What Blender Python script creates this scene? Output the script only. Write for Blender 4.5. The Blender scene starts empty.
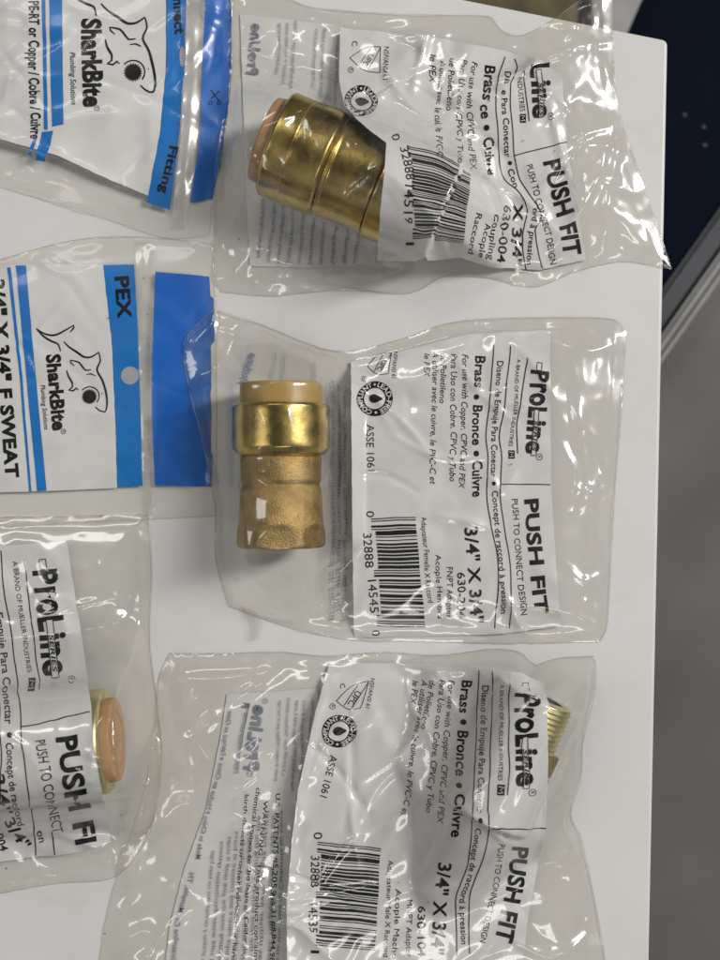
import bpy, bmesh, math, random
import numpy as np
from mathutils import Vector, Matrix
from mathutils.geometry import delaunay_2d_cdt

random.seed(7)
S = 0.00036          # metres on the board per unit of the layout grid
H = 0.46             # height of the camera above the board
col = bpy.context.scene.collection
scene = bpy.context.scene


def at(px, py, z=0.0):
    """layout grid -> world point at height z"""
    k = S * (1 - z / H)
    return Vector(((px - 360) * k, (480 - py) * k, z))


# ------------------------------------------------------------------ materials
def lin(c):
    return tuple(((v / 255) / 12.92 if v / 255 <= 0.04045 else ((v / 255 + 0.055) / 1.055) ** 2.4) for v in c)


def new_mat(name):
    m = bpy.data.materials.new(name)
    m.use_nodes = True
    nt = m.node_tree
    nt.nodes.clear()
    out = nt.nodes.new('ShaderNodeOutputMaterial')
    return m, nt, out


def N(nt, t, **kw):
    n = nt.nodes.new(t)
    for k, v in kw.items():
        if k in n.inputs.keys():
            n.inputs[k].default_value = v
        else:
            setattr(n, k, v)
    return n


def math_node(nt, op, a, b=None):
    n = nt.nodes.new('ShaderNodeMath')
    n.operation = op
    for i, v in enumerate((a, b)):
        if v is None:
            continue
        if isinstance(v, (int, float)):
            n.inputs[i].default_value = v
        else:
            nt.links.new(v, n.inputs[i])
    return n.outputs[0]


def bump(nt, scale, strength, dist, detail=4, rough=0.6, kind='noise'):
    tc = N(nt, 'ShaderNodeNewGeometry')
    no = N(nt, 'ShaderNodeTexNoise')
    no.inputs['Scale'].default_value = scale
    no.inputs['Detail'].default_value = detail
    no.inputs['Roughness'].default_value = rough
    nt.links.new(tc.outputs['Position'], no.inputs['Vector'])
    b = N(nt, 'ShaderNodeBump')
    b.inputs['Strength'].default_value = strength
    b.inputs['Distance'].default_value = dist
    nt.links.new(no.outputs['Fac'], b.inputs['Height'])
    return b, no, tc


def mix_rgb(nt, fac, a, b):
    n = nt.nodes.new('ShaderNodeMix')
    n.data_type = 'RGBA'
    if isinstance(fac, (int, float)):
        n.inputs[0].default_value = fac
    else:
        nt.links.new(fac, n.inputs[0])
    for i, v in ((6, a), (7, b)):
        if isinstance(v, tuple):
            n.inputs[i].default_value = (*v[:3], 1)
        else:
            nt.links.new(v, n.inputs[i])
    return n.outputs[2]


def ramp(nt, sock, p0, p1):
    n = nt.nodes.new('ShaderNodeMapRange')
    n.inputs[1].default_value = p0
    n.inputs[2].default_value = p1
    nt.links.new(sock, n.inputs[0])
    return n.outputs[0]


def film_mat(name, tint, haze, hazecol, bscale=120, bstr=0.07, r0=0.092, rough=0.04):
    m, nt, out = new_mat(name)
    b, no, geo = bump(nt, bscale, bstr, 0.0006, 3, 0.55)
    lw = N(nt, 'ShaderNodeLayerWeight')
    lw.inputs['Blend'].default_value = 0.5
    nt.links.new(b.outputs['Normal'], lw.inputs['Normal'])
    f5 = math_node(nt, 'POWER', lw.outputs['Facing'], 4.0)
    fac = math_node(nt, 'ADD', math_node(nt, 'MULTIPLY', f5, 0.35), r0)
    tr = N(nt, 'ShaderNodeBsdfTransparent')
    tr.inputs['Color'].default_value = (*tint, 1)
    df = N(nt, 'ShaderNodeBsdfDiffuse')
    df.inputs['Color'].default_value = (*hazecol, 1)
    tl = N(nt, 'ShaderNodeBsdfTranslucent')
    tl.inputs['Color'].default_value = (*hazecol, 1)
    hz = N(nt, 'ShaderNodeMixShader')
    hz.inputs[0].default_value = 0.3
    nt.links.new(df.outputs[0], hz.inputs[1])
    nt.links.new(tl.outputs[0], hz.inputs[2])
    # scuffed, slightly milky patches
    n2 = N(nt, 'ShaderNodeTexNoise')
    n2.inputs['Scale'].default_value = 42
    n2.inputs['Detail'].default_value = 6
    n2.inputs['Distortion'].default_value = 1.2
    nt.links.new(geo.outputs['Position'], n2.inputs['Vector'])
    hfac = math_node(nt, 'MULTIPLY', ramp(nt, n2.outputs['Fac'], 0.34, 0.68), haze * 2.3)
    vo = N(nt, 'ShaderNodeTexVoronoi')
    vo.inputs['Scale'].default_value = 120
    nt.links.new(geo.outputs['Position'], vo.inputs['Vector'])
    gt = N(nt, 'ShaderNodeTexNoise')
    gt.inputs['Scale'].default_value = 26
    nt.links.new(geo.outputs['Position'], gt.inputs['Vector'])
    sp = math_node(nt, 'MULTIPLY', math_node(nt, 'LESS_THAN', vo.outputs['Distance'], 0.045), math_node(nt, 'GREATER_THAN', gt.outputs['Fac'], 0.58))
    dc = mix_rgb(nt, sp, hazecol, (0.10, 0.06, 0.03))
    nt.links.new(dc, df.inputs['Color'])
    hfac = math_node(nt, 'MAXIMUM', hfac, math_node(nt, 'MULTIPLY', sp, 0.75))
    m1 = N(nt, 'ShaderNodeMixShader')
    nt.links.new(hfac, m1.inputs[0])
    nt.links.new(tr.outputs[0], m1.inputs[1])
    nt.links.new(hz.outputs[0], m1.inputs[2])
    gl = N(nt, 'ShaderNodeBsdfGlossy')
    gl.inputs['Roughness'].default_value = rough
    nt.links.new(b.outputs['Normal'], gl.inputs['Normal'])
    g2 = N(nt, 'ShaderNodeBsdfGlossy')
    g2.inputs['Roughness'].default_value = rough * 2 + 0.13
    nt.links.new(b.outputs['Normal'], g2.inputs['Normal'])
    gm = N(nt, 'ShaderNodeMixShader')
    gm.inputs[0].default_value = 0.5
    nt.links.new(gl.outputs[0], gm.inputs[1])
    nt.links.new(g2.outputs[0], gm.inputs[2])
    m2 = N(nt, 'ShaderNodeMixShader')
    nt.links.new(fac, m2.inputs[0])
    nt.links.new(m1.outputs[0], m2.inputs[1])
    nt.links.new(gm.outputs[0], m2.inputs[2])
    nt.links.new(m2.outputs[0], out.inputs[0])
    return m


def paint_mat(name, c, rough=0.45, var=0.06, scale=90, bstr=0.0, metal=0.0, spec=0.4, bscale=300, bdist=0.0004):
    m, nt, out = new_mat(name)
    p = N(nt, 'ShaderNodeBsdfPrincipled')
    b, no, geo = bump(nt, bscale, bstr, bdist)
    n2 = N(nt, 'ShaderNodeTexNoise')
    n2.inputs['Scale'].default_value = scale
    n2.inputs['Detail'].default_value = 6
    nt.links.new(geo.outputs['Position'], n2.inputs['Vector'])
    lo = tuple(max(0, v * (1 - var * 2)) for v in c)
    hi = tuple(min(1, v * (1 + var)) for v in c)
    nt.links.new(mix_rgb(nt, ramp(nt, n2.outputs['Fac'], 0.3, 0.7), lo, hi), p.inputs['Base Color'])
    p.inputs['Roughness'].default_value = rough
    p.inputs['Metallic'].default_value = metal
    p.inputs['Specular IOR Level'].default_value = spec
    if bstr:
        nt.links.new(b.outputs['Normal'], p.inputs['Normal'])
    nt.links.new(p.outputs[0], out.inputs[0])
    return m


def board_mat():
    m, nt, out = new_mat('white_board_paint')
    p = N(nt, 'ShaderNodeBsdfPrincipled')
    b, no, geo = bump(nt, 900, 0.06, 0.0003, 3)
    big = N(nt, 'ShaderNodeTexNoise'); big.inputs['Scale'].default_value = 9; big.inputs['Detail'].default_value = 5
    nt.links.new(geo.outputs['Position'], big.inputs['Vector'])
    base = mix_rgb(nt, ramp(nt, big.outputs['Fac'], 0.35, 0.7), (0.63, 0.622, 0.613), (0.695, 0.688, 0.68))
    # sparse dust specks
    vo = N(nt, 'ShaderNodeTexVoronoi'); vo.inputs['Scale'].default_value = 75
    nt.links.new(geo.outputs['Position'], vo.inputs['Vector'])
    sp = math_node(nt, 'LESS_THAN', vo.outputs['Distance'], 0.042)
    gate = N(nt, 'ShaderNodeTexNoise'); gate.inputs['Scale'].default_value = 22
    nt.links.new(geo.outputs['Position'], gate.inputs['Vector'])
    sp = math_node(nt, 'MULTIPLY', sp, math_node(nt, 'GREATER_THAN', gate.outputs['Fac'], 0.6))
    # faint rubbed smudges
    sm = N(nt, 'ShaderNodeTexNoise'); sm.inputs['Scale'].default_value = 45; sm.inputs['Detail'].default_value = 8; sm.inputs['Roughness'].default_value = 0.75
    nt.links.new(geo.outputs['Position'], sm.inputs['Vector'])
    sm_f = math_node(nt, 'MULTIPLY', ramp(nt, sm.outputs['Fac'], 0.52, 0.8), 0.4)
    c1 = mix_rgb(nt, sm_f, base, (0.5, 0.48, 0.44))
    c2 = mix_rgb(nt, math_node(nt, 'MULTIPLY', sp, 0.8), c1, (0.16, 0.14, 0.12))
    nt.links.new(c2, p.inputs['Base Color'])
    p.inputs['Roughness'].default_value = 0.42
    p.inputs['Specular IOR Level'].default_value = 0.35
    nt.links.new(b.outputs['Normal'], p.inputs['Normal'])
    nt.links.new(p.outputs[0], out.inputs[0])
    return m


def brass_mat(name, c, rough, bscale, bstr, dark=0.35):
    m, nt, out = new_mat(name)
    p = N(nt, 'ShaderNodeBsdfPrincipled')
    b, no, geo = bump(nt, bscale, bstr, 0.0004, 4)
    n2 = N(nt, 'ShaderNodeTexNoise'); n2.inputs['Scale'].default_value = 130; n2.inputs['Detail'].default_value = 6
    nt.links.new(geo.outputs['Position'], n2.inputs['Vector'])
    f = ramp(nt, n2.outputs['Fac'], 0.35, 0.7)
    nt.links.new(mix_rgb(nt, f, tuple(v * (1 - dark) for v in c), c), p.inputs['Base Color'])
    p.inputs['Metallic'].default_value = 1
    nt.links.new(math_node(nt, 'ADD', math_node(nt, 'MULTIPLY', f, 0.1), rough), p.inputs['Roughness'])
    nt.links.new(b.outputs['Normal'], p.inputs['Normal'])
    nt.links.new(p.outputs[0], out.inputs[0])
    return m


def carpet_mat(name, a, bcol, speck, scale=60):
    m, nt, out = new_mat(name)
    p = N(nt, 'ShaderNodeBsdfPrincipled')
    b, no, geo = bump(nt, 700, 0.8, 0.002, 4)
    n2 = N(nt, 'ShaderNodeTexNoise'); n2.inputs['Scale'].default_value = 18; n2.inputs['Detail'].default_value = 7
    nt.links.new(geo.outputs['Position'], n2.inputs['Vector'])
    base = mix_rgb(nt, n2.outputs['Fac'], a, bcol)
    vo = N(nt, 'ShaderNodeTexVoronoi'); vo.inputs['Scale'].default_value = scale
    nt.links.new(geo.outputs['Position'], vo.inputs['Vector'])
    s = math_node(nt, 'LESS_THAN', vo.outputs['Distance'], 0.09)
    g = N(nt, 'ShaderNodeTexNoise'); g.inputs['Scale'].default_value = 11
    nt.links.new(geo.outputs['Position'], g.inputs['Vector'])
    s = math_node(nt, 'MULTIPLY', s, math_node(nt, 'GREATER_THAN', g.outputs['Fac'], 0.57))
    nt.links.new(mix_rgb(nt, math_node(nt, 'MULTIPLY', s, 0.6), base, speck), p.inputs['Base Color'])
    p.inputs['Roughness'].default_value = 0.95
    p.inputs['Specular IOR Level'].default_value = 0.1
    nt.links.new(b.outputs['Normal'], p.inputs['Normal'])
    nt.links.new(p.outputs[0], out.inputs[0])
    return m


M = {}
M['film'] = film_mat('clear_plastic_film', (0.998, 0.995, 0.98), 0.014, (0.92, 0.89, 0.82))
M['film_back'] = film_mat('clear_plastic_back_film', (0.99, 0.986, 0.968), 0.026, (0.90, 0.875, 0.81), bstr=0.05, r0=0.02)
M['film_flat'] = film_mat('thick_plastic_film', (0.996, 0.994, 0.986), 0.014, (0.88, 0.86, 0.82), bstr=0.08, r0=0.038, rough=0.10)
M['zip'] = film_mat('milky_zip_film', (0.97, 0.968, 0.955), 0.22, (0.9, 0.89, 0.86), bstr=0.1, r0=0.06, rough=0.08)
M['seam'] = film_mat('sealed_plastic_edge', (0.95, 0.94, 0.91), 0.12, (0.85, 0.83, 0.79), bstr=0.05, r0=0.08)
M['white_print'] = paint_mat('white_printed_film', (0.69, 0.687, 0.685), 0.5, 0.04, 60)
M['grey_print'] = paint_mat('white_print_seen_from_behind', (0.70, 0.695, 0.68), 0.5, 0.05, 60)
M['ink'] = paint_mat('black_ink', (0.004, 0.004, 0.0045), 0.6, 0.2, 200, spec=0.1)
M['fade_ink'] = paint_mat('slate_ink', (0.25, 0.27, 0.34), 0.5, 0.2, 200, spec=0.2)
M['blue'] = paint_mat('blue_print', (0.0, 0.165, 0.54), 0.45, 0.06, 80, spec=0.3)
M['blue_flap'] = paint_mat('deep_blue_print', (0.0, 0.115, 0.50), 0.42, 0.08, 60, spec=0.3)
M['hole'] = paint_mat('pale_grey_hole', (0.36, 0.38, 0.39), 0.5, 0.05, 60)
M['board'] = board_mat()
M['brass'] = brass_mat('machined_brass', (0.78, 0.58, 0.18), 0.25, 420, 0.16, 0.45)
M['brass_cast'] = brass_mat('cast_brass', (0.66, 0.45, 0.17), 0.34, 1700, 1.0, 0.5)
M['brass_olive'] = brass_mat('dull_brass', (0.86, 0.77, 0.42), 0.38, 700, 0.2)
M['engrave'] = paint_mat('engraved_brass_shadow', (0.16, 0.11, 0.03), 0.5, 0.1, 200, metal=0.6)
M['collet_tan'] = paint_mat('tan_plastic', (0.48, 0.315, 0.095), 0.42, 0.08, 150)
M['collet_orange'] = paint_mat('orange_plastic', (0.50, 0.285, 0.13), 0.45, 0.08, 150)
M['navy'] = carpet_mat('navy_carpet', (0.0025, 0.0045, 0.0115), (0.008, 0.012, 0.026), (0.22, 0.22, 0.23), 75)
M['grey_floor'] = paint_mat('grey_floor_paint', (0.140, 0.137, 0.134), 0.6, 0.14, 9, 0.1, bscale=200)
M['rail'] = paint_mat('grey_rail_paint', (0.33, 0.325, 0.315), 0.5, 0.08, 30, 0.05)
M['rail_dark'] = paint_mat('dark_rail_paint', (0.06, 0.064, 0.074), 0.55, 0.08, 30, 0.05)
M['wood'] = paint_mat('olive_wood', (0.13, 0.10, 0.035), 0.5, 0.25, 50, 0.2)


# ------------------------------------------------------------------ objects
def tag(o, label=None, cat=None, group=None, kind=None):
    if label: o['label'] = label
    if cat: o['category'] = cat
    if group: o['group'] = group
    if kind: o['kind'] = kind
    return o


def thing(name, loc, label, cat, group=None):
    o = bpy.data.objects.new(name, None)
    o.empty_display_size = 0.02
    col.objects.link(o)
    o.location = loc
    return tag(o, label, cat, group)


def mesh_obj(name, verts, faces, mat, parent=None, smooth=True):
    """verts are world points; the object takes its parent's frame"""
    off = Vector((0, 0, 0))
    p = parent
    while p is not None:
        off = off + p.location
        p = p.parent
    vs = np.asarray(verts, dtype=np.float64) - np.array(off)[None, :]
    me = bpy.data.meshes.new(name)
    me.from_pydata([tuple(v) for v in vs], [], faces)
    if smooth:
        me.polygons.foreach_set('use_smooth', [True] * len(me.polygons))
    me.update()
    me.materials.append(mat)
    o = bpy.data.objects.new(name, me)
    col.objects.link(o)
    if parent is not None:
        o.parent = parent
    return o


# ------------------------------------------------------------------ height rasters (layout grid, millimetres)
X0, Y0, X1, Y1 = -90, -90, 770, 1050
gx, gy = np.meshgrid(np.arange(X0, X1), np.arange(Y0, Y1))
gx = gx.astype(np.float32); gy = gy.astype(np.float32)


def sample(R, px, py):
    px = np.clip(np.asarray(px, dtype=np.float64) - X0, 0, R.shape[1] - 1.001)
    py = np.clip(np.asarray(py, dtype=np.float64) - Y0, 0, R.shape[0] - 1.001)
    ix = px.astype(int); iy = py.astype(int)
    fx = px - ix; fy = py - iy
    return (R[iy, ix] * (1 - fx) * (1 - fy) + R[iy, ix + 1] * fx * (1 - fy)
            + R[iy + 1, ix] * (1 - fx) * fy + R[iy + 1, ix + 1] * fx * fy)


def blur(R, sig):
    P = int(sig * 4) + 2
    A = np.pad(R, P, mode='edge')
    fy = np.fft.fftfreq(A.shape[0])[:, None]
    fx = np.fft.rfftfreq(A.shape[1])[None, :]
    G = np.exp(-2 * (math.pi * sig) ** 2 * (fx * fx + fy * fy))
    B = np.fft.irfft2(np.fft.rfft2(A) * G, s=A.shape)
    return B[P:-P, P:-P].astype(np.float32)


def perlin(x, y, seed):
    rs = np.random.RandomState(seed)
    n = 64
    ang = rs.rand(n, n) * 2 * np.pi
    gxx, gyy = np.cos(ang).astype(np.float32), np.sin(ang).astype(np.float32)
    xi = np.floor(x).astype(int); yi = np.floor(y).astype(int)
    xf = x - xi; yf = y - yi
    u = xf * xf * xf * (xf * (xf * 6 - 15) + 10)
    v = yf * yf * yf * (yf * (yf * 6 - 15) + 10)

    def g(ix, iy, dx, dy):
        a = ix % n; b = iy % n
        return gxx[b, a] * dx + gyy[b, a] * dy
    n00 = g(xi, yi, xf, yf); n10 = g(xi + 1, yi, xf - 1, yf)
    n01 = g(xi, yi + 1, xf, yf - 1); n11 = g(xi + 1, yi + 1, xf - 1, yf - 1)
    return (n00 * (1 - u) + n10 * u) * (1 - v) + (n01 * (1 - u) + n11 * u) * v


def pline_dist(X, Y, pts, closed=False):
    D = np.full(X.shape, 1e9, dtype=np.float32)
    T = np.zeros(X.shape, dtype=np.float32)
    n = len(pts)
    L = 0
    for i in range(n if closed else n - 1):
        ax, ay = pts[i]; bx, by = pts[(i + 1) % n]
        dx, dy = bx - ax, by - ay
        l2 = dx * dx + dy * dy + 1e-9
        t = np.clip(((X - ax) * dx + (Y - ay) * dy) / l2, 0, 1)
        d = (X - ax - t * dx) ** 2 + (Y - ay - t * dy) ** 2
        m = d < D
        D = np.where(m, d, D)
        l = math.sqrt(l2)
        T = np.where(m, L + t * l, T)
        L += l
    return np.sqrt(D), T / max(L, 1e-6)


def inside(X, Y, pts):
    r = np.zeros(X.shape, dtype=bool)
    n = len(pts)
    for i in range(n):
        ax, ay = pts[i]; bx, by = pts[(i + 1) % n]
        if ay == by:
            continue
        c = ((ay > Y) != (by > Y)) & (X < (bx - ax) * (Y - ay) / (by - ay) + ax)
        r ^= c
    return r


def catmull(pts, closed, step, sharp=False):
    n = len(pts)
    out = []
    rng = range(n if closed else n - 1)
    for i in rng:
        def g(k):
            return Vector(pts[k % n]) if closed else Vector(pts[max(0, min(n - 1, k))])
        p0, p1, p2, p3 = g(i - 1), g(i), g(i + 1), g(i + 2)
        l = (p2 - p1).length
        # centripetal-like: limit tangents so corners stay tight
        m1 = (p2 - p0) * 0.5; m2 = (p3 - p1) * 0.5
        if m1.length > l: m1 *= l / m1.length
        if m2.length > l: m2 *= l / m2.length
        if sharp:
            if (p1 - p0).length > 14 and l > 14 and (p1 - p0).angle(p2 - p1) > 0.85: m1 = (p2 - p1) * 0.9
            if (p3 - p2).length > 14 and l > 14 and (p2 - p1).angle(p3 - p2) > 0.85: m2 = (p2 - p1) * 0.9
        k = max(1, int(l / step))
        for j in range(k):
            t = j / k
            t2, t3 = t * t, t * t * t
            q = p1 * (2 * t3 - 3 * t2 + 1) + m1 * (t3 - 2 * t2 + t) + p2 * (-2 * t3 + 3 * t2) + m2 * (t3 - t2)
            out.append((q.x, q.y))
    if not closed:
        out.append(tuple(pts[-1]))
    return out


def rough_line(pts, amp, seed, sc=9.0):
    out = []
    n = len(pts)
    L = 0
    for i in range(n):
        a = Vector(pts[i - 1]); b = Vector(pts[i]); c = Vector(pts[(i + 1) % n])
        t = (c - a)
        if t.length < 1e-6:
            out.append(pts[i]); continue
        t.normalize()
        L += (b - a).length
        w = float(perlin(np.array([L / sc]), np.array([seed * 1.37]), seed)[0]) + 0.5 * float(perlin(np.array([L / sc * 2.7]), np.array([seed * 2.1]), seed + 5)[0])
        out.append((b.x - t.y * w * amp, b.y + t.x * w * amp))
    return out


BAGS = []


class Bag:
    def __init__(self, name, label, cat, group, outline, pillow=(3.0, 25.0), wr=(0.6, 26, 0.3, 12), seed=1, fits=(), creases=(),
                 edge_amp=0.45, over=(), calm=None, flat=1.0, warp=1.0, film='film', back='film_back', step=2.6, folds=24, fold_amp=1.2, slope=1.25, soft=5.0):
        self.seed = seed
        self.step = step
        ol = catmull(outline, True, 4.0, True)
        ol = rough_line(ol, edge_amp, seed)
        self.outline = ol
        ins = inside(gx, gy, ol)
        d, _ = pline_dist(gx, gy, ol, True)
        d = np.where(ins, d, 0).astype(np.float32)
        self.ins = ins
        base = np.full(gx.shape, 0.25, dtype=np.float32)
        for b in over:
            ov = np.where(b.ins & ins, np.minimum(b.top, 9) + 0.35, 0)
            dil = blur(ov, 4.0)
            base = np.maximum(base, np.where(b.ins, np.maximum(ov, dil), dil))
        self.base = base
        # pillow + draped contents
        de = np.maximum(d - 7, 0)
        T = pillow[0] * (1 - np.exp(-de / pillow[1])) * (1 - np.exp(-de / 6))
        smooth = T.copy()
        # contents: apparent axis and radius on the photo -> plan position of the real thing
        pf = []
        for (cx, cy, dx, dy, t0, t1, R) in fits:
            kk = 1 - R * 0.35 * 0.001 / H
            pf.append((360 + (cx - 360) * kk, 480 + (cy - 480) * kk, dx, dy, t0 * kk, t1 * kk, R * kk))
        fits = pf
        for (cx, cy, dx, dy, t0, t1, R) in fits:
            l = math.hypot(dx, dy); dx /= l; dy /= l
            t = (gx - cx) * dx + (gy - cy) * dy
            r = np.abs(-(gx - cx) * dy + (gy - cy) * dx)
            Rm = R * 0.36
            q = np.maximum(np.maximum(t0 - t, t - t1), 0) * 0.36
            rm = r * 0.36
            hh = Rm + np.sqrt(np.maximum(Rm * Rm - np.minimum(rm, Rm) ** 2, 0))
            hh = hh - slope * q - slope * 0.9 * np.maximum(rm - Rm, 0)
            exact = np.where((q <= 0) & (rm <= Rm), Rm + np.sqrt(np.maximum(Rm * Rm - np.minimum(rm, Rm) ** 2, 0)) + 0.9, 0)
            hs = np.maximum(blur(np.maximum(hh, 0).astype(np.float32), soft) + 0.9, 0)
            hs = np.maximum(hs, blur(exact.astype(np.float32), 1.5))
            smooth = np.maximum(smooth, hs)
        lim = 3.0 * d * 0.36
        smooth = np.minimum(smooth, lim + 0.15)
        smooth = blur(smooth.astype(np.float32), 2.0)
        smooth = np.maximum(smooth, 0)
        # crumples
        a1, s1, a2, s2 = wr
        wx = gx + 9 * perlin(gx / 55, gy / 55, seed + 11)
        wy = gy + 9 * perlin(gx / 55, gy / 55, seed + 12)
        W = np.zeros_like(gx)
        rs = np.random.RandomState(seed)
        for k, (a, s) in enumerate(((a1, s1 * 1.15), (a1 * 0.8, s1 * 0.7), (a2 * 0.75, s2 * 1.3), (0.0, s2))):
            th = rs.rand() * math.pi
            u = (wx * math.cos(th) + wy * math.sin(th)) / (s * 1.9) + 17.3 * k
            v = (-wx * math.sin(th) + wy * math.cos(th)) / s + 3.1 * k
            n = perlin(u, v, seed + 31 * k)
            W += a * (1 - 2.2 * np.abs(n)) + a * 0.8 * n
        msk = np.clip(0.5 + 1.9 * perlin(gx / 62, gy / 62, seed + 91), 0, 1)
        msk = msk * msk * (3 - 2 * msk)
        amp = np.clip((d - 3) / 16, 0.03, 1) * flat * (0.42 + 0.8 * msk)
        if calm is not None:
            for (poly, f) in calm:
                mm = blur(inside(gx, gy, poly).astype(np.float32), 7)
                amp = amp * (1 - mm * (1 - f))
        W = W - W.mean()
        fine = blur((W * amp).astype(np.float32), 2.2)
        cr = list(creases)
        rr = random.Random(seed)
        xs = [p[0] for p in ol]; ys = [p[1] for p in ol]
        for _ in range(folds):
            x = rr.uniform(max(min(xs), -20), min(max(xs), 740)); y = rr.uniform(max(min(ys), -20), min(max(ys), 980))
            a = rr.uniform(0, math.pi); l = rr.uniform(30, 130); b = rr.uniform(-0.5, 0.5)
            q = [(x, y), (x + l * 0.5 * math.cos(a), y + l * 0.5 * math.sin(a)), (x + l * 0.5 * (math.cos(a) + math.cos(a + b)), y + l * 0.5 * (math.sin(a) + math.sin(a + b)))]
            cr.append((q, rr.choice((-1, 1)) * rr.uniform(0.35, 1.0) * fold_amp, rr.uniform(1.8, 5.0)))
        for (pl, a, w) in cr:
            pl = catmull(pl, False, 8)
            m = int(w * 6)
            ax0 = max(0, int(min(p[0] for p in pl)) - X0 - m); ax1 = min(gx.shape[1], int(max(p[0] for p in pl)) - X0 + m)
            ay0 = max(0, int(min(p[1] for p in pl)) - Y0 - m); ay1 = min(gx.shape[0], int(max(p[1] for p in pl)) - Y0 + m)
            if ax1 <= ax0 or ay1 <= ay0:
                continue
            sl = (slice(ay0, ay1), slice(ax0, ax1))
            dd, tt = pline_dist(gx[sl], gy[sl], pl)
            fine[sl] += a * np.exp(-(dd / w) ** 1.1) * np.clip(d[sl] / 10, 0, 1) * np.sqrt(np.clip(np.sin(np.pi * np.clip(tt, 0.02, 0.98)), 0, 1))
        fine = blur(fine.astype(np.float32), 1.0)
        self.smooth = smooth + base
        top = smooth + fine + 0.6
        floor_ = smooth * 0.55 + 0.55
        top = np.maximum(top, floor_)
        for (cx, cy, dx, dy, t0, t1, R) in fits:
            l = math.hypot(dx, dy); dx /= l; dy /= l
            t = (gx - cx) * dx + (gy - cy) * dy
            rm = np.abs(-(gx - cx) * dy + (gy - cy) * dx) * 0.36
            Rm = R * 0.36 + 0.3
            ex = np.where((t >= t0 - 4) & (t <= t1 + 4) & (rm <= Rm * 1.06), Rm + np.sqrt(np.maximum(Rm * Rm - np.minimum(rm, Rm) ** 2, 0)) + 1.5, 0)
            exb = blur(ex.astype(np.float32), 1.6)
            top = np.maximum(top, exb + np.maximum(fine + 0.25, 0) * 0.75 * np.clip(exb / 4, 0, 1))
        edge = np.clip(d / 11, 0, 1) ** 1.2
        top = top * edge + 0.2 * (1 - edge)
        lift = np.clip(0.15 + perlin(gx / 48, gy / 48, seed + 55) * 1.8, 0, 1.3) * ins
        base = base + lift * np.clip(1.3 - d / 16, 0, 1)
        self.base = base
        self.top = (top + base).astype(np.float32)
        # gentle sideways drift of the print
        self.wdx = perlin(gx / 34, gy / 34, seed + 71) * 1.7 * warp + perlin(gx / 17, gy / 17, seed + 73) * 0.22 * warp
        self.wdy = perlin(gx / 34, gy / 34, seed + 72) * 1.4 * warp + perlin(gx / 17, gy / 17, seed + 74) * 0.2 * warp
        gy_, gx_ = np.gradient(blur(fine, 1.6))
        self.wdx = self.wdx + np.clip(gx_ * 5.0, -2.6, 2.6) * warp
        self.wdy = self.wdy + np.clip(gy_ * 5.0, -2.6, 2.6) * warp
        c = np.mean(np.array(ol), axis=0)
        self.root = thing(name, at(c[0], c[1], 0), label, cat, group)
        self.film, self.back = film, back
        BAGS.append(self)

    def pts(self, p, gap=0.0, back=False, warp=False, extra=0.0, plan=False):
        p = np.asarray(p, dtype=np.float64)
        x, y = p[:, 0], p[:, 1]
        if warp:
            x = x + sample(self.wdx, x, y); y = y + sample(self.wdy, x, y)
        R = self.base if back else self.smooth
        if not plan:      # measured on the photo: find where it lies on the (higher) film
            qx, qy = x.copy(), y.copy()
            for _ in range(10):
                k = 1 - sample(R, qx, qy) * 0.001 / H
                qx = qx * 0.4 + 0.6 * (360 + (x - 360) * k)
                qy = qy * 0.4 + 0.6 * (480 + (y - 480) * k)
            x, y = qx, qy
        z = sample(self.base, x, y) + extra if back else sample(self.top, x, y) - gap
        return np.stack([(x - 360) * S, (480 - y) * S, z * 0.001], axis=1)

    def fill(self, poly, step, warp=False):
        """triangulate a polygon with inner points on a hex lattice"""
        poly = [tuple(p) for p in poly]
        xs = [p[0] for p in poly]; ys = [p[1] for p in poly]
        hx, hy = [], []
        row = 0
        y = min(ys)
        while y < max(ys):
            x = min(xs) + (step / 2 if row % 2 else 0)
            while x < max(xs):
                hx.append(x); hy.append(y)
                x += step
            y += step * 0.866
            row += 1
        hx = np.array(hx); hy = np.array(hy)
        ok = inside(hx, hy, poly)
        d, _ = pline_dist(hx, hy, poly, True)
        ok &= d > step * 0.45
        vs = [Vector(p) for p in poly] + [Vector((a, b)) for a, b in zip(hx[ok], hy[ok])]
        n = len(poly)
        r = delaunay_2d_cdt(vs, [], [list(range(n))], 1, 1e-5)
        V = np.array([(v.x, v.y) for v in r[0]])
        F = []
        for f in r[2]:
            a, b, c = V[f[0]], V[f[1]], V[f[2]]
            cr = (b[0] - a[0]) * (c[1] - a[1]) - (b[1] - a[1]) * (c[0] - a[0])
            # y points down on the grid: keep the normals up
            F.append(tuple(f) if cr < 0 else tuple(reversed(f)))
        return V, F

    def build_film(self):
        V, F = self.fill(self.outline, self.step)
        mesh_obj('back_film', self.pts(V, back=True, plan=True), F, M[self.back], self.root)
        mesh_obj('front_film', self.pts(V, plan=True), F, M[self.film], self.root)
        # heat-sealed rim: a thin tube round the outline
        ol = self.outline
        n = len(ol)
        P = self.pts(ol, 0.08, plan=True)
        verts, faces = [], []
        for i in range(n):
            a = P[i - 1]; b = P[(i + 1) % n]
            t = b - a; t /= (np.linalg.norm(t) + 1e-9)
            s = np.array((-t[1], t[0], 0)); s /= (np.linalg.norm(s) + 1e-9)
            for k in range(5):
                th = 2 * math.pi * k / 5
                verts.append(P[i] + s * math.cos(th) * 0.00016 + np.array((0, 0, 1)) * math.sin(th) * 0.00010)
        for i in range(n):
            j = (i + 1) % n
            for k in range(5):
                k2 = (k + 1) % 5
                faces.append((i * 5 + k, j * 5 + k, j * 5 + k2, i * 5 + k2))
        mesh_obj('sealed_edge', verts, faces, M['seam'], self.root)

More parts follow.
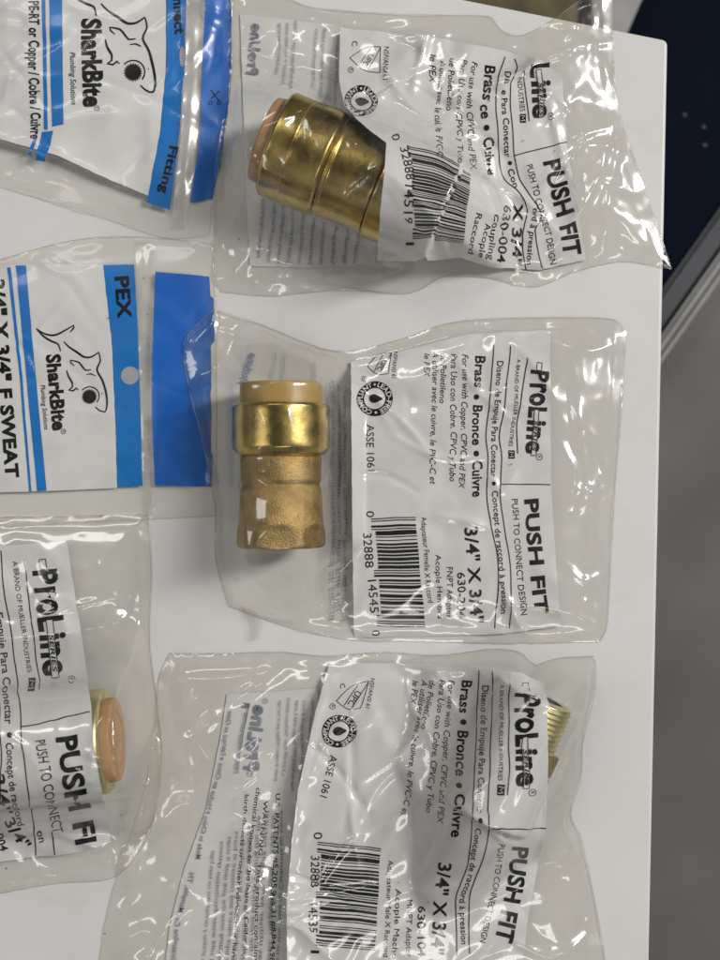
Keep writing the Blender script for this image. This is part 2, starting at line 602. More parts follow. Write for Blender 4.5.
    def patch(self, name, poly, mat, gap, parent=None, back=False, extra=0.0, step=3.0, round_=True, rough=0.5):
        ol = catmull(poly, True, 5.0) if round_ else poly
        if not round_:
            ol2 = []
            for i in range(len(poly)):
                a = Vector(poly[i]); b = Vector(poly[(i + 1) % len(poly)])
                k = max(1, int((b - a).length / 4))
                for j in range(k):
                    q = a.lerp(b, j / k); ol2.append((q.x, q.y))
            ol = ol2
        if rough:
            ol = rough_line(ol, rough, self.seed + 3)
        V, F = self.fill(ol, step)
        return mesh_obj(name, self.pts(V, gap, back, False, extra), F, mat, parent or self.root)


# ------------------------------------------------------------------ printing: flat shapes on the layout grid
TXT = {}


def text_mesh(s, bold, italic):
    key = (s, bold, italic)
    if key in TXT:
        return TXT[key]
    cu = bpy.data.curves.new('txt', 'FONT')
    cu.body = s
    cu.size = 1.0
    cu.shear = italic
    cu.offset = bold
    cu.resolution_u = 3
    cu.space_character = 1.0 + bold * 1.2
    cu.fill_mode = 'FRONT'
    o = bpy.data.objects.new('txt', cu)
    col.objects.link(o)
    dg = bpy.context.evaluated_depsgraph_get()
    me = bpy.data.meshes.new_from_object(o.evaluated_get(dg))
    V = np.array([(v.co.x, v.co.y) for v in me.vertices]) if len(me.vertices) else np.zeros((0, 2))
    F = [tuple(p.vertices) for p in me.polygons]
    bpy.data.objects.remove(o)
    bpy.data.curves.remove(cu)
    bpy.data.meshes.remove(me)
    TXT[key] = (V, F)
    return V, F


CAP = None


def cap_height():
    global CAP
    if CAP is None:
        V, F = text_mesh('H', 0.0, 0.0)
        CAP = V[:, 1].max()
    return CAP


class Print:
    """collects flat shapes in grid coordinates"""
    def __init__(self):
        self.V, self.F = [], []

    def add(self, V, F):
        o = len(self.V)
        self.V += [tuple(v) for v in V]
        self.F += [tuple(i + o for i in f) for f in F]

    def text(self, s, base, cap, bold=0.0, italic=0.0, mirror=False, cut=None):
        V, F = text_mesh(s, bold, italic)
        V = V.copy()
        x0, x1 = V[:, 0].min(), V[:, 0].max()
        sy = cap / (cap_height() + bold * 1.6)
        V[:, 1] = (V[:, 1] + bold * 0.8) * sy
        V[:, 0] = (V[:, 0] - x0) / (x1 - x0)
        if cut is None:
            cut = cap > 8
        if cut:   # slice big letters so that they follow the folds
            bm = bmesh.new()
            L = sum((Vector(base[i + 1]) - Vector(base[i])).length for i in range(len(base) - 1))
            vv = [bm.verts.new((v[0] * L, v[1], 0)) for v in V]
            for f in F:
                try:
                    bm.faces.new([vv[i] for i in f])
                except ValueError:
                    pass
            st = 3.5
            for k in range(1, int(L / st) + 1):
                bmesh.ops.bisect_plane(bm, geom=bm.verts[:] + bm.edges[:] + bm.faces[:], plane_co=(k * st, 0, 0), plane_no=(1, 0, 0))
            for k in range(0, int(cap * 1.3 / st) + 1):
                bmesh.ops.bisect_plane(bm, geom=bm.verts[:] + bm.edges[:] + bm.faces[:], plane_co=(0, k * st, 0), plane_no=(0, 1, 0))
            bm.verts.index_update()
            V = np.array([(v.co.x / L, v.co.y) for v in bm.verts])
            F = [tuple(v.index for v in f.verts) for f in bm.faces]
            bm.free()
        bl = np.array(catmull(base, False, 4.0) if len(base) > 2 else [base[0], base[1]], dtype=float)
        seg = np.linalg.norm(np.diff(bl, axis=0), axis=1)
        cum = np.concatenate([[0], np.cumsum(seg)])
        L = cum[-1]
        u = V[:, 0] * L
        px = np.interp(u, cum, bl[:, 0]); py = np.interp(u, cum, bl[:, 1])
        e = max(3.0, L * 0.02)
        ua, ub = np.clip(u - e, 0, L), np.clip(u + e, 0, L)
        tx = np.interp(ub, cum, bl[:, 0]) - np.interp(ua, cum, bl[:, 0])
        ty = np.interp(ub, cum, bl[:, 1]) - np.interp(ua, cum, bl[:, 1])
        l = np.hypot(tx, ty) + 1e-9
        tx /= l; ty /= l
        sgn = -1 if mirror else 1
        self.add(np.stack([px + ty * V[:, 1] * sgn, py - tx * V[:, 1] * sgn], axis=1), F)

    def line(self, pts, w, smooth=True, taper=False, closed=False):
        p = catmull(pts, closed, 3.0) if smooth else None
        if p is None:
            p = []
            q = list(pts) + ([pts[0]] if closed else [])
            for i in range(len(q) - 1):
                a, b = Vector(q[i]), Vector(q[i + 1])
                k = max(1, int((b - a).length / 3))
                p += [tuple(a.lerp(b, j / k)) for j in range(k)]
            if not closed:
                p.append(tuple(q[-1]))
        n = len(p)
        V, F = [], []
        for i in range(n):
            if closed:
                a, b = p[i - 1], p[(i + 1) % n]
            else:
                a, b = p[max(i - 1, 0)], p[min(i + 1, n - 1)]
            tx, ty = b[0] - a[0], b[1] - a[1]
            l = math.hypot(tx, ty) + 1e-9
            ww = w * 0.5
            if taper:
                ww *= 0.35 + 0.65 * math.sin(math.pi * (0.08 + 0.84 * i / (n - 1)))
            V += [(p[i][0] - ty / l * ww, p[i][1] + tx / l * ww), (p[i][0] + ty / l * ww, p[i][1] - tx / l * ww)]
        m = n if closed else n - 1
        for i in range(m):
            j = (i + 1) % n
            F.append((2 * i, 2 * j, 2 * j + 1, 2 * i + 1))
        self.add(V, F)

    def poly(self, pts):
        k = len(pts)
        self.add(pts, [tuple(range(k))])

    def quad(self, a, b, c, d, st=3.0):
        a, b, c, d = map(Vector, (a, b, c, d))
        nu = max(1, int((b - a).length / st)); nv = max(1, int((d - a).length / st))
        V, F = [], []
        for j in range(nv + 1):
            for i in range(nu + 1):
                q = a.lerp(b, i / nu).lerp(d.lerp(c, i / nu), j / nv)
                V.append((q.x, q.y))
        for j in range(nv):
            for i in range(nu):
                k = j * (nu + 1) + i
                F.append((k, k + 1, k + nu + 2, k + nu + 1))
        self.add(V, F)

    def disc(self, cx, cy, r, ri=0.0, n=28, ry=None):
        q = (ry or r) / r
        rings = 1 + int((r - ri) / 3)
        V, F = [], []
        for k in range(rings + 1):
            rr = max(ri + (r - ri) * k / rings, 0.01)
            for i in range(n):
                t = 2 * math.pi * i / n
                V.append((cx + rr * math.cos(t), cy + rr * q * math.sin(t)))
        for k in range(rings):
            for i in range(n):
                j = (i + 1) % n
                F.append((k * n + i, k * n + j, (k + 1) * n + j, (k + 1) * n + i))
        if ri == 0:
            F.append(tuple(range(n)))
        self.add(V, F)

    def build(self, bag, name, mat, gap, parent, back=False, extra=0.0, warp=True):
        P = bag.pts(self.V, gap, back, warp, extra)
        F = []
        for f in self.F:      # all faces up
            a, b, c = P[f[0]], P[f[1]], P[f[2]]
            nz = sum(P[f[i]][0] * P[f[(i + 1) % len(f)]][1] - P[f[(i + 1) % len(f)]][0] * P[f[i]][1] for i in range(len(f)))
            F.append(f if nz > 0 else tuple(reversed(f)))
        return mesh_obj(name, P, F, mat, parent, smooth=False)


LA = "0001101 0011001 0010011 0111101 0100011 0110001 0101111 0111011 0110111 0001011".split()


def barcode(pr, digits, TL, TR, BR, BL, guard=4, sag=0.0):
    ds = [int(c) for c in digits]
    bits = '101' + ''.join(LA[d] for d in ds[:6]) + '01010' + ''.join(''.join('1' if c == '0' else '0' for c in LA[d]) for d in ds[6:]) + '101'
    n = len(bits)
    TL, TR, BR, BL = map(Vector, (TL, TR, BR, BL))
    i = 0
    while i < n:
        if bits[i] == '1':
            j = i
            while j < n and bits[j] == '1':
                j += 1
            v0, v1 = i / n, (j - 0.12) / n
            long = i < 10 or i >= n - 10 or 45 <= i <= 50
            V, F = [], []
            K = 16
            for k in range(K + 1):
                u = k / K
                if long:
                    u = u * (1 + guard / (TR - TL).length) - guard / (TR - TL).length
                for v in (v0, v1):
                    q = TL.lerp(TR, u).lerp(BL.lerp(BR, u), v)
                    V.append((q.x, q.y + sag * math.sin(math.pi * max(0, u)) * (1 - v)))
            for k in range(K):
                F.append((2 * k, 2 * k + 2, 2 * k + 3, 2 * k + 1))
            pr.add(V, F)
            i = j
        else:
            i += 1


def leadfree(bag, lb, cx, cy, r, rot=0.0):
    bk, wh, dr = Print(), Print(), Print()
    bk.disc(cx, cy, r, 0)
    wh.disc(cx, cy, r * 0.60, 0)
    def arc(s, a0, a1, rr):
        pts = [(cx + rr * math.cos(a0 + (a1 - a0) * i / 20 + rot), cy + rr * math.sin(a0 + (a1 - a0) * i / 20 + rot)) for i in range(21)]
        wh.text(s, pts, r * 0.27, 0.02)
    # image angles grow clockwise; reading clockwise, letters outward
    arc('LEAD-FREE', math.radians(-78), math.radians(72), r * 0.68)
    arc('COMPLIANT', math.radians(104), math.radians(258), r * 0.68)
    for a in (88, 270):
        wh.disc(cx + r * 0.8 * math.cos(math.radians(a) + rot), cy + r * 0.8 * math.sin(math.radians(a) + rot), r * 0.07, n=8)
    drop(dr, cx, cy, r)
    em = bk.build(bag, 'round_emblem', M['ink'], G_INK, lb)
    wh.build(bag, 'emblem_lettering', M['white_print'], G_WHITE, lb)
    dr.build(bag, 'emblem_drop', M['ink'], G_INK2, lb)


def drop(bk2, cx, cy, r):
    V = [(cx, cy)]
    for ring in (0.35, 0.7, 1.0):
        for i in range(22):
            t = 2 * math.pi * i / 22
            k = (1.0 + 0.9 * max(0, math.cos(t)) ** 6) * ring
            V.append((cx - r * 0.04 + r * 0.27 * k * math.cos(t), cy + r * 0.27 * ring * math.sin(t)))
    F = [(0, 1 + i, 1 + (i + 1) % 22) for i in range(22)]
    for q in range(2):
        for i in range(22):
            j = (i + 1) % 22
            F.append((1 + q * 22 + i, 1 + q * 22 + j, 23 + q * 22 + j, 23 + q * 22 + i))
    bk2.add(V, F)


def upc_shield(pr, apex, tr, br, w=0.65):
    ax, ay = apex
    pr.line([tr, br], w, False)
    mx1 = ((ax * 0.45 + tr[0] * 0.55) - 2, (ay * 0.45 + tr[1] * 0.55) - 4)
    mx2 = ((ax * 0.45 + br[0] * 0.55) - 2, (ay * 0.45 + br[1] * 0.55) + 4)
    pr.line([tr, mx1, apex], w)
    pr.line([br, mx2, apex], w)
    c = Vector(tr).lerp(Vector(br), 0.02)
    e = Vector(apex).lerp(Vector(br), 0.62) + Vector((0, 2.5))
    pr.line([tuple(c), tuple(e)], w, False)
    c2 = Vector(tr).lerp(Vector(apex), 0.35) + Vector((0, -2.5))
    e2 = Vector(apex).lerp(Vector(br), 0.32) + Vector((0, 2.5))
    pr.line([tuple(c2), tuple(e2)], w, False)
    a = c2.lerp(e2, 0.28); b = c2.lerp(e2, 0.95)
    sh = (c - c2) * 0.22
    pr.text('UPC', [tuple(a + sh), tuple(b + sh)], 5.4)


def reg_mark(pr, x, y, r=3.2):
    pr.line([(x + r * math.cos(t * math.pi / 8), y + r * math.sin(t * math.pi / 8)) for t in range(16)], 0.55, closed=True)
    pr.text('R', [(x - r * 0.45, y - r * 0.35), (x - r * 0.45, y + r * 0.4)], r * 1.0)


def m_mark(bk, wh, x, y, w, h):
    bk.quad((x, y), (x + w, y), (x + w, y + h), (x, y + h))
    wh.line([(x + w * 0.15, y + h * 0.2), (x + w * 0.85, y + h * 0.25), (x + w * 0.4, y + h * 0.5), (x + w * 0.85, y + h * 0.75), (x + w * 0.15, y + h * 0.8)], w * 0.13, False)


def proline(bk, wh, bk2, a, b, cap, first=True, mirror=False, series=True):
    """wordmark with the long box through it; a->b is the baseline"""
    a = Vector(a); b = Vector(b)
    d = (b - a); L = d.length; d /= L
    up = Vector((d.y, -d.x)) * (-1 if mirror else 1)
    runs = (('P', 0, 0.145, 1.0), ('ro', 0.165, 0.425, 1.2), ('L', 0.44, 0.575, 1.0), ('ine', 0.60, 1.0, 1.06)) if first else (('L', 0, 0.24, 1.0), ('ine', 0.29, 1.0, 1.06))
    for tx, u0, u1, hs in runs:
        bk.text(tx, [tuple(a + d * (L * u0)), tuple(a + d * (L * u1))], cap * hs, 0.036, cut=True, mirror=mirror)
    def box(u0, u1, v0, v1, fill):
        p = [tuple(a + d * (L * u) + up * (cap * v)) for u, v in ((u0, v0), (u1, v0), (u1, v1), (u0, v1))]
        if fill is not None:
            fill.quad(*p)
        return p
    if first:
        bk.line(box(-0.10, -0.005, 0.33, 0.60, None), 0.9, False, closed=True)
    if series:
        u0 = 0.47 if first else 0.12
        p = box(u0, 1.02 if first else 0.98, 0.33, 0.58, wh)
        bk2.line(p, 0.7, False, closed=True)
        s0 = 0.60 if first else 0.32
        bk2.text('SERIES', [tuple(a + d * (L * s0) + up * cap * 0.37), tuple(a + d * (L * 0.97) + up * cap * 0.37)], cap * 0.17, 0.015, 0.15)


def shark(pr, f, w):
    def T(q):
        return [f(x / 5.33, 320 + y / 5.33) for x, y in q]
    for q, k in (([(195, 45), (240, 75), (290, 82), (340, 60), (395, 28)], 1.0), ([(395, 28), (393, 45), (375, 65)], 0.9),
                 ([(195, 45), (235, 90), (275, 115), (310, 130), (322, 168)], 1.0),
                 ([(340, 115), (370, 145), (410, 170), (450, 197), (490, 195), (527, 170)], 1.1),
                 ([(527, 170), (537, 215), (518, 265), (545, 320), (565, 390), (571, 450), (560, 490), (530, 482), (508, 463)], 1.1),
                 ([(375, 215), (380, 230), (397, 246)], 0.7), ([(375, 215), (420, 225), (440, 250), (455, 268), (487, 265)], 0.9),
                 ([(460, 290), (485, 287), (510, 298)], 0.7),
                 ([(357, 268), (365, 300), (385, 335), (385, 358), (366, 372)], 1.0), ([(366, 372), (390, 376), (407, 362), (417, 373)], 0.9)):
        pr.line(T(q), w * k, True, taper=True)
    # round toothed mouth
    n = 44
    pts = []
    for i in range(n):
        t = 2 * math.pi * i / n
        r = 43 if i % 2 else 33
        pts.append((476 + r * math.cos(t), 408 + r * 0.98 * math.sin(t)))
    pr.add(T([(476, 408)] + pts), [(0, 1 + i, 1 + (i + 1) % n) for i in range(n)])
    arc = [(476 + 52 * math.cos(math.radians(a)), 406 + 50 * math.sin(math.radians(a))) for a in range(-140, 60, 20)]
    pr.line(T(arc), w * 0.6)
    e = T([(543, 393)])[0]
    pr.disc(e[0], e[1], 0.7, n=8)


G_LABEL, G_INK, G_WHITE, G_INK2 = 0.64, 0.48, 0.33, 0.15

# ------------------------------------------------------------------ camera, world, lamps
cam = bpy.data.cameras.new('camera')
co = bpy.data.objects.new('camera', cam)
col.objects.link(co)
co.location = (0, 0, H)
cam.sensor_fit = 'VERTICAL'
cam.sensor_height = 36
cam.lens = 36 * H / (960 * S)
cam.clip_start = 0.02
cam.clip_end = 20
cam.dof.use_dof = True
cam.dof.focus_distance = H - 0.008
cam.dof.aperture_fstop = 14
scene.camera = co

w = bpy.data.worlds.new('World')
scene.world = w
w.use_nodes = True
nt = w.node_tree
nt.nodes.clear()
wo = nt.nodes.new('ShaderNodeOutputWorld')
bg = nt.nodes.new('ShaderNodeBackground')
tcw = nt.nodes.new('ShaderNodeTexCoord')
sep = nt.nodes.new('ShaderNodeSeparateXYZ')
nt.links.new(tcw.outputs['Generated'], sep.inputs[0])
cr = nt.nodes.new('ShaderNodeValToRGB')
el = cr.color_ramp.elements
el[0].position = 0.0; el[0].color = (0.10, 0.095, 0.09, 1)
el[1].position = 1.0; el[1].color = (0.16, 0.16, 0.165, 1)
for p, c in ((0.35, (0.42, 0.41, 0.395, 1)), (0.7, (0.46, 0.455, 0.45, 1)), (0.93, (0.30, 0.30, 0.30, 1))):
    e = el.new(p); e.color = c
nt.links.new(sep.outputs[2], cr.inputs[0])
nz = nt.nodes.new('ShaderNodeTexNoise')
nz.inputs['Scale'].default_value = 2.6
nz.inputs['Detail'].default_value = 3
nt.links.new(tcw.outputs['Generated'], nz.inputs['Vector'])
mr = nt.nodes.new('ShaderNodeMapRange')
mr.interpolation_type = 'SMOOTHSTEP'
mr.inputs[1].default_value = 0.42
mr.inputs[2].default_value = 0.60
mr.inputs[3].default_value = 0.25
mr.inputs[4].default_value = 2.0
nt.links.new(nz.outputs['Fac'], mr.inputs[0])
vm = nt.nodes.new('ShaderNodeVectorMath')
vm.operation = 'SCALE'
nt.links.new(cr.outputs[0], vm.inputs[0])
nt.links.new(mr.outputs[0], vm.inputs['Scale'])
nt.links.new(vm.outputs[0], bg.inputs[0])
bg.inputs[1].default_value = 0.30
nt.links.new(bg.outputs[0], wo.inputs[0])


def area(name, loc, target, sx, sy, power, c):
    l = bpy.data.lights.new(name, 'AREA')
    l.shape = 'RECTANGLE'
    l.size, l.size_y = sx, sy
    l.energy = power
    l.color = c
    o = bpy.data.objects.new(name, l)
    col.objects.link(o)
    o.location = loc
    o.rotation_euler = (Vector(target) - Vector(loc)).to_track_quat('-Z', 'Y').to_euler()
    return o


area('ceiling_light', (1.45, 0.60, 1.40), (0, 0, 0), 0.30, 0.95, 34, (1.0, 0.98, 0.95))
area('ceiling_light', (-0.45, 1.25, 1.8), (0, 0, 0), 1.0, 0.22, 6, (1.0, 0.97, 0.93))
area('ceiling_light', (0.35, -1.15, 1.8), (0, 0, 0), 1.0, 0.22, 5, (1.0, 0.97, 0.93))
area('ceiling_light', (-1.5, -0.1, 1.7), (0, 0, 0), 0.22, 0.9, 4, (1.0, 0.98, 0.95))

scene.view_settings.view_transform = 'Standard'
scene.view_settings.look = 'None'
scene.view_settings.exposure = 0
scene.view_settings.gamma = 1
scene.render.engine = 'CYCLES'
cy = scene.cycles
cy.max_bounces = 14
cy.transparent_max_bounces = 40
cy.diffuse_bounces = 4
cy.glossy_bounces = 4
cy.transmission_bounces = 4
cy.sample_clamp_indirect = 4
cy.caustics_reflective = False
cy.caustics_refractive = False
cy.use_denoising = True

# ------------------------------------------------------------------ the board and what is below it


def slab(name, top, thick, mat, bev, parent=None, z=0.0):
    """flat piece from a world outline with rounded edges"""
    bm = bmesh.new()
    vs = [bm.verts.new((p[0], p[1], z)) for p in top]
    f = bm.faces.new(vs)
    if f.normal.z < 0 or sum(top[i][0] * top[(i + 1) % len(top)][1] - top[(i + 1) % len(top)][0] * top[i][1] for i in range(len(top))) < 0:
        f.normal_flip()
    r = bmesh.ops.extrude_face_region(bm, geom=[f])
    nv = [g for g in r['geom'] if isinstance(g, bmesh.types.BMVert)]
    for v in nv:
        v.co.z -= thick
    bmesh.ops.recalc_face_normals(bm, faces=bm.faces[:])
    if bev:
        es = [e for e in bm.edges if abs(e.verts[0].co.z - z) < 1e-6 and abs(e.verts[1].co.z - z) < 1e-6]
        bmesh.ops.bevel(bm, geom=es, offset=bev, segments=3, affect='EDGES', profile=0.5)
    me = bpy.data.meshes.new(name)
    bm.to_mesh(me); bm.free()
    me.materials.append(mat)
    o = bpy.data.objects.new(name, me)
    col.objects.link(o)
    if parent: o.parent = parent
    return o


def round_corner(prev, c, nxt, r, n=6):
    c = Vector(c); a = (Vector(prev) - c).normalized(); b = (Vector(nxt) - c).normalized()
    p0 = c + a * r; p1 = c + b * r
    return [tuple(p0.lerp(c, t / n).lerp(c.lerp(p1, t / n), t / n)) for t in range(n + 1)]


bp = [tuple(at(x, y)[:2]) for x, y in ((-330, -160), (668, 40), (646, 1120), (-330, 1120))]
outl = []
for i in range(4):
    outl += round_corner(bp[i - 1], bp[i], bp[(i + 1) % 4], 0.0022)
board = slab('white_board', outl, 0.018, M['board'], 0.0012)
tag(board, 'plain white painted board with a straight right edge under all the bags', 'board')

zf = -0.46


def flat(name, pts, z, mat, thick=0.003):
    return slab(name, [tuple(at(x, y, z)[:2]) for x, y in pts], thick, mat, 0, z=z)


zc = -0.44
carpet = flat('carpet', [(560, -900), (1500, -900), (1500, -860), (720, 230), (600, 400), (560, 400)], zc + 0.006, M['navy'])
tag(carpet, kind='structure')
fl = flat('floor', [(-2500, -1500), (3000, -1500), (3000, 2600), (-2500, 2600)], zc - 0.02, M['grey_floor'])
tag(fl, kind='structure')
# a low grey edging rail in two steps between the carpet and the grey floor
rail = thing('edging_rail', at(690, 310, zc), 'grey stepped edging rail running diagonally beside the dark carpet right of the board', 'rail')


def rail_part(name, a0, a1, b1, b0, z, th, mat):
    pts = [at(*p, z) for p in (a0, a1, b1, b0)]
    bm = bmesh.new()
    lo = [bm.verts.new((p.x, p.y, z - th)) for p in pts]
    hi = [bm.verts.new((p.x, p.y, z)) for p in pts]
    bm.faces.new(hi); bm.faces.new(lo[::-1])
    for i in range(4):
        j = (i + 1) % 4
        bm.faces.new((lo[i], lo[j], hi[j], hi[i]))
    bmesh.ops.recalc_face_normals(bm, faces=bm.faces[:])
    bmesh.ops.bevel(bm, geom=[e for e in bm.edges if e.verts[0].co.z > z - 1e-6 and e.verts[1].co.z > z - 1e-6], offset=min(0.003, th * 0.3), segments=3, affect='EDGES')
    V = [tuple(v.co) for v in bm.verts]
    bm.verts.index_update()
    F = [tuple(v.index for v in f.verts) for f in bm.faces]
    bm.free()
    return mesh_obj(name, V, F, mat, rail, smooth=False)


def dl(x0, y0):      # a long line parallel to the rail through a point seen at (x0, y0)
    return (x0 + 330, y0 - 467), (x0 - 150, y0 + 212)


for nm, p0, p1, zz, mt in (('lower_step', (720, 209), (720, 253), 0.012, 'rail_dark'), ('upper_step', (720, 254), (720, 268), 0.020, 'rail'), ('lip', (720, 268.5), (720, 281), 0.014, 'rail')):
    (a0, b0), (a1, b1) = dl(*p0), dl(*p1)
    rail_part(nm, a0, a1, b1, b0, zc + zz, zz + 0.018, M[mt])
# things that show beyond the board's far edge
pl = flat('wooden_plank', [(440, -120), (583, -120), (576, 60), (440, 60)], zc + 0.06, M['wood'], 0.03)
tag(pl, 'olive brown wooden plank below the top edge of the white board', 'plank')
st = flat('metal_strip', [(592, -60), (668, -60), (622, 45), (592, 45)], zc + 0.04, M['rail'], 0.02)
tag(st, 'short grey metal strip between the brown plank and the dark carpet', 'metal strip')


# ------------------------------------------------------------------ brass fittings
def lathe(name, prof, org, ax, mat, parent, n=72, hexa=None, thread=None, cap=(True, True), smooth=True):
    """prof: (axial mm, radius mm); ring radii can be pressed to a hexagon or cut with a thread"""
    ax = Vector(ax).normalized()
    up = Vector((0, 0, 1))
    sd = ax.cross(up).normalized()
    V, F = [], []
    P = []
    for i, (t, r) in enumerate(prof):
        P.append((t, r))
    for t, r in P:
        for k in range(n):
            th = 2 * math.pi * k / n
            rr = r
            if hexa:
                h = hexa(t)
                if h:
                    a = (th + math.pi / 6) % (math.pi / 3) - math.pi / 6
                    rr = min(r, h / math.cos(a))
            if thread:
                rr = r + thread(t, th)
            q = org + ax * (t * 0.001) + (up * math.cos(th) + sd * math.sin(th)) * (rr * 0.001)
            V.append(tuple(q))
    m = len(P)
    for i in range(m - 1):
        for k in range(n):
            j = (k + 1) % n
            F.append((i * n + k, i * n + j, (i + 1) * n + j, (i + 1) * n + k))
    if cap[0]: F.append(tuple(range(n - 1, -1, -1)))
    if cap[1]: F.append(tuple((m - 1) * n + k for k in range(n)))
    o = mesh_obj(name, V, F, mat, parent)
    me = o.data
    me.update()
    return o


def rounded(pts, r=0.5, k=3):
    """round the corners of a profile"""
    out = [pts[0]]
    for i in range(1, len(pts) - 1):
        p = Vector(pts[i]); a = Vector(pts[i - 1]) - p; b = Vector(pts[i + 1]) - p
        rr = min(r, a.length * 0.45, b.length * 0.45)
        p0 = p + a.normalized() * rr; p1 = p + b.normalized() * rr
        for j in range(k + 1):
            t = j / k
            out.append(tuple(p0.lerp(p, t).lerp(p.lerp(p1, t), t)))
    out.append(pts[-1])
    # extra rings along long runs
    res = []
    for i in range(len(out) - 1):
        a, b = Vector(out[i]), Vector(out[i + 1])
        kk = max(1, int((b - a).length / 1.2))
        for j in range(kk):
            res.append(tuple(a.lerp(b, j / kk)))
    res.append(out[-1])
    return res


def mmk(R):
    return 0.36 * (1 - R * 0.001 / H)


def fit_frame(px, py, dx, dy, R, base):
    z = (R + base + 0.3) * 0.001
    o = at(px, py, z)
    ax = Vector((dx, -dy, 0)).normalized()
    return o, ax


# centre bag: female adapter, axis down the photo
def female_adapter(px, py, dx, dy, base):
    R = 16.9
    o, ax = fit_frame(px, py, dx, dy, R, base)
    rt = thing('brass_female_adapter', (o.x, o.y, 0), 'brass female adapter with a tan collar, bare at the left of the centre bag', 'pipe fitting', 'brass fittings inside the clear bags')
    lathe('collet', rounded([(-7.2, 9.5), (-7.2, 14.2), (2, 14.4)], 0.7), o, ax, M['collet_tan'], rt, cap=(False, False))
    lathe('collet_bore', [(-7.0, 9.6), (0, 9.6), (2, 9.0)], o, ax, M['ink'], rt, cap=(False, True))
    lathe('collar', rounded([(0, 13.2), (0, 16.0), (0.9, 16.9), (15.2, 16.9), (17.2, 15.6), (18.2, 13.4), (18.6, 12.0)], 0.5), o, ax, M['brass'], rt, cap=(True, False))
    lathe('body', rounded([(17.5, 12.2), (18.2, 14.0), (26.5, 14.0), (28.0, 13.2), (29.3, 13.9), (33, 14.3), (41, 14.6), (44, 15.3), (48.6, 15.4), (49.6, 14.4), (49.6, 11)], 0.8), o, ax, M['brass_cast'], rt,
          hexa=lambda t: 13.7 if t > 42.5 else (13.7 + (42.5 - t) * 0.9 if t > 38 else None))
    return rt


def coupling(px, py, dx, dy, base):
    R = 18.4
    o, ax = fit_frame(px, py, dx, dy, R, base)
    rt = thing('brass_coupling', (o.x, o.y, 0), 'thick shiny brass coupling with orange collar, tilted in the top clear bag', 'pipe fitting', 'brass fittings inside the clear bags')
    lathe('collet', rounded([(-4.2, 10), (-4.2, 14.6), (1, 15.4)], 0.8), o, ax, M['collet_orange'], rt, cap=(False, False))
    lathe('collet_bore', [(-4.0, 10.1), (3, 10.1), (4, 9.0)], o, ax, M['ink'], rt, cap=(False, True))
    lathe('collar', rounded([(0, 14.5), (0, 17.2), (1.1, 18.4), (8.2, 18.4), (8.5, 18.05), (8.8, 18.4), (19.6, 18.4), (20.6, 17.6), (21.0, 16.6)], 0.35), o, ax, M['brass'], rt, n=96)
    lathe('neck', rounded([(20.5, 16.0), (21.2, 17.7), (22.2, 17.8), (22.8, 17.3), (38.5, 17.3), (39.0, 15.5)], 0.4), o, ax, M['brass'], rt, n=96)
    lathe('far_collar', rounded([(38.7, 16.0), (39.2, 18.0), (58, 18.2), (59, 17.0), (59, 10)], 0.6), o, ax, M['brass'], rt, n=96)
    # engraved lines on the collar
    V, F = [], []
    up = Vector((0, 0, 1)); sd = ax.cross(up).normalized()
    for li, (s, L) in enumerate((('ProLine', 7.2), ('(upc)-14', 6.2), ('cNSFus', 6.0))):
        tv, tf = text_mesh(s, 0.01, 0.1)
        x0, x1 = tv[:, 0].min(), tv[:, 0].max()
        sc = L / (x1 - x0)
        of = len(V)
        for v in tv:
            # lines run round the collar, stacked along the axis
            arc = -(v[0] - x0) * sc - 6.5
            aa = 12.0 + li * 2.9 - v[1] * 2.2
            th = arc / 18.4
            rr = 18.5
            q = o + ax * (aa * 0.001) + (up * math.cos(th) + sd * math.sin(th)) * (rr * 0.001)
            V.append(tuple(q))
        F += [tuple(i + of for i in f) for f in tf]
    mesh_obj('engraving', V, F, M['engrave'], rt, smooth=False)
    return rt


def side_fitting(px, py, dx, dy, base):
    R = 18.0
    o, ax = fit_frame(px, py, dx, dy, R, base)
    ax = Vector((ax.x, ax.y, -0.22)).normalized()      # its far end is propped up a little
    rt = thing('brass_push_fitting', (o.x, o.y, 0), 'fitting showing only its orange collar and thin brass rim in the lower left bag', 'pipe fitting', 'brass fittings inside the clear bags')
    # axis points out of the collar end
    lathe('collet', rounded([(-3, 14.6), (3.0, 14.2), (3.0, 9.5)], 0.7), o, ax, M['collet_orange'], rt, cap=(False, False))
    lathe('collet_bore', [(2.9, 9.6), (2.7, 9.5), (2.6, 9.0)], o, ax, M['collet_orange'], rt, cap=(False, True))
    lathe('collar', rounded([(-19, 14), (-18.5, 17.6), (-1.0, 18.0), (0, 17.0), (0, 14.2)], 0.6), o, ax, M['brass_olive'], rt)
    lathe('body', rounded([(-44, 10), (-44, 15), (-19.5, 15.4), (-18.8, 13.5)], 0.6), o, ax, M['brass_cast'], rt, hexa=lambda t: 14.2 if t < -30 else None)
    return rt


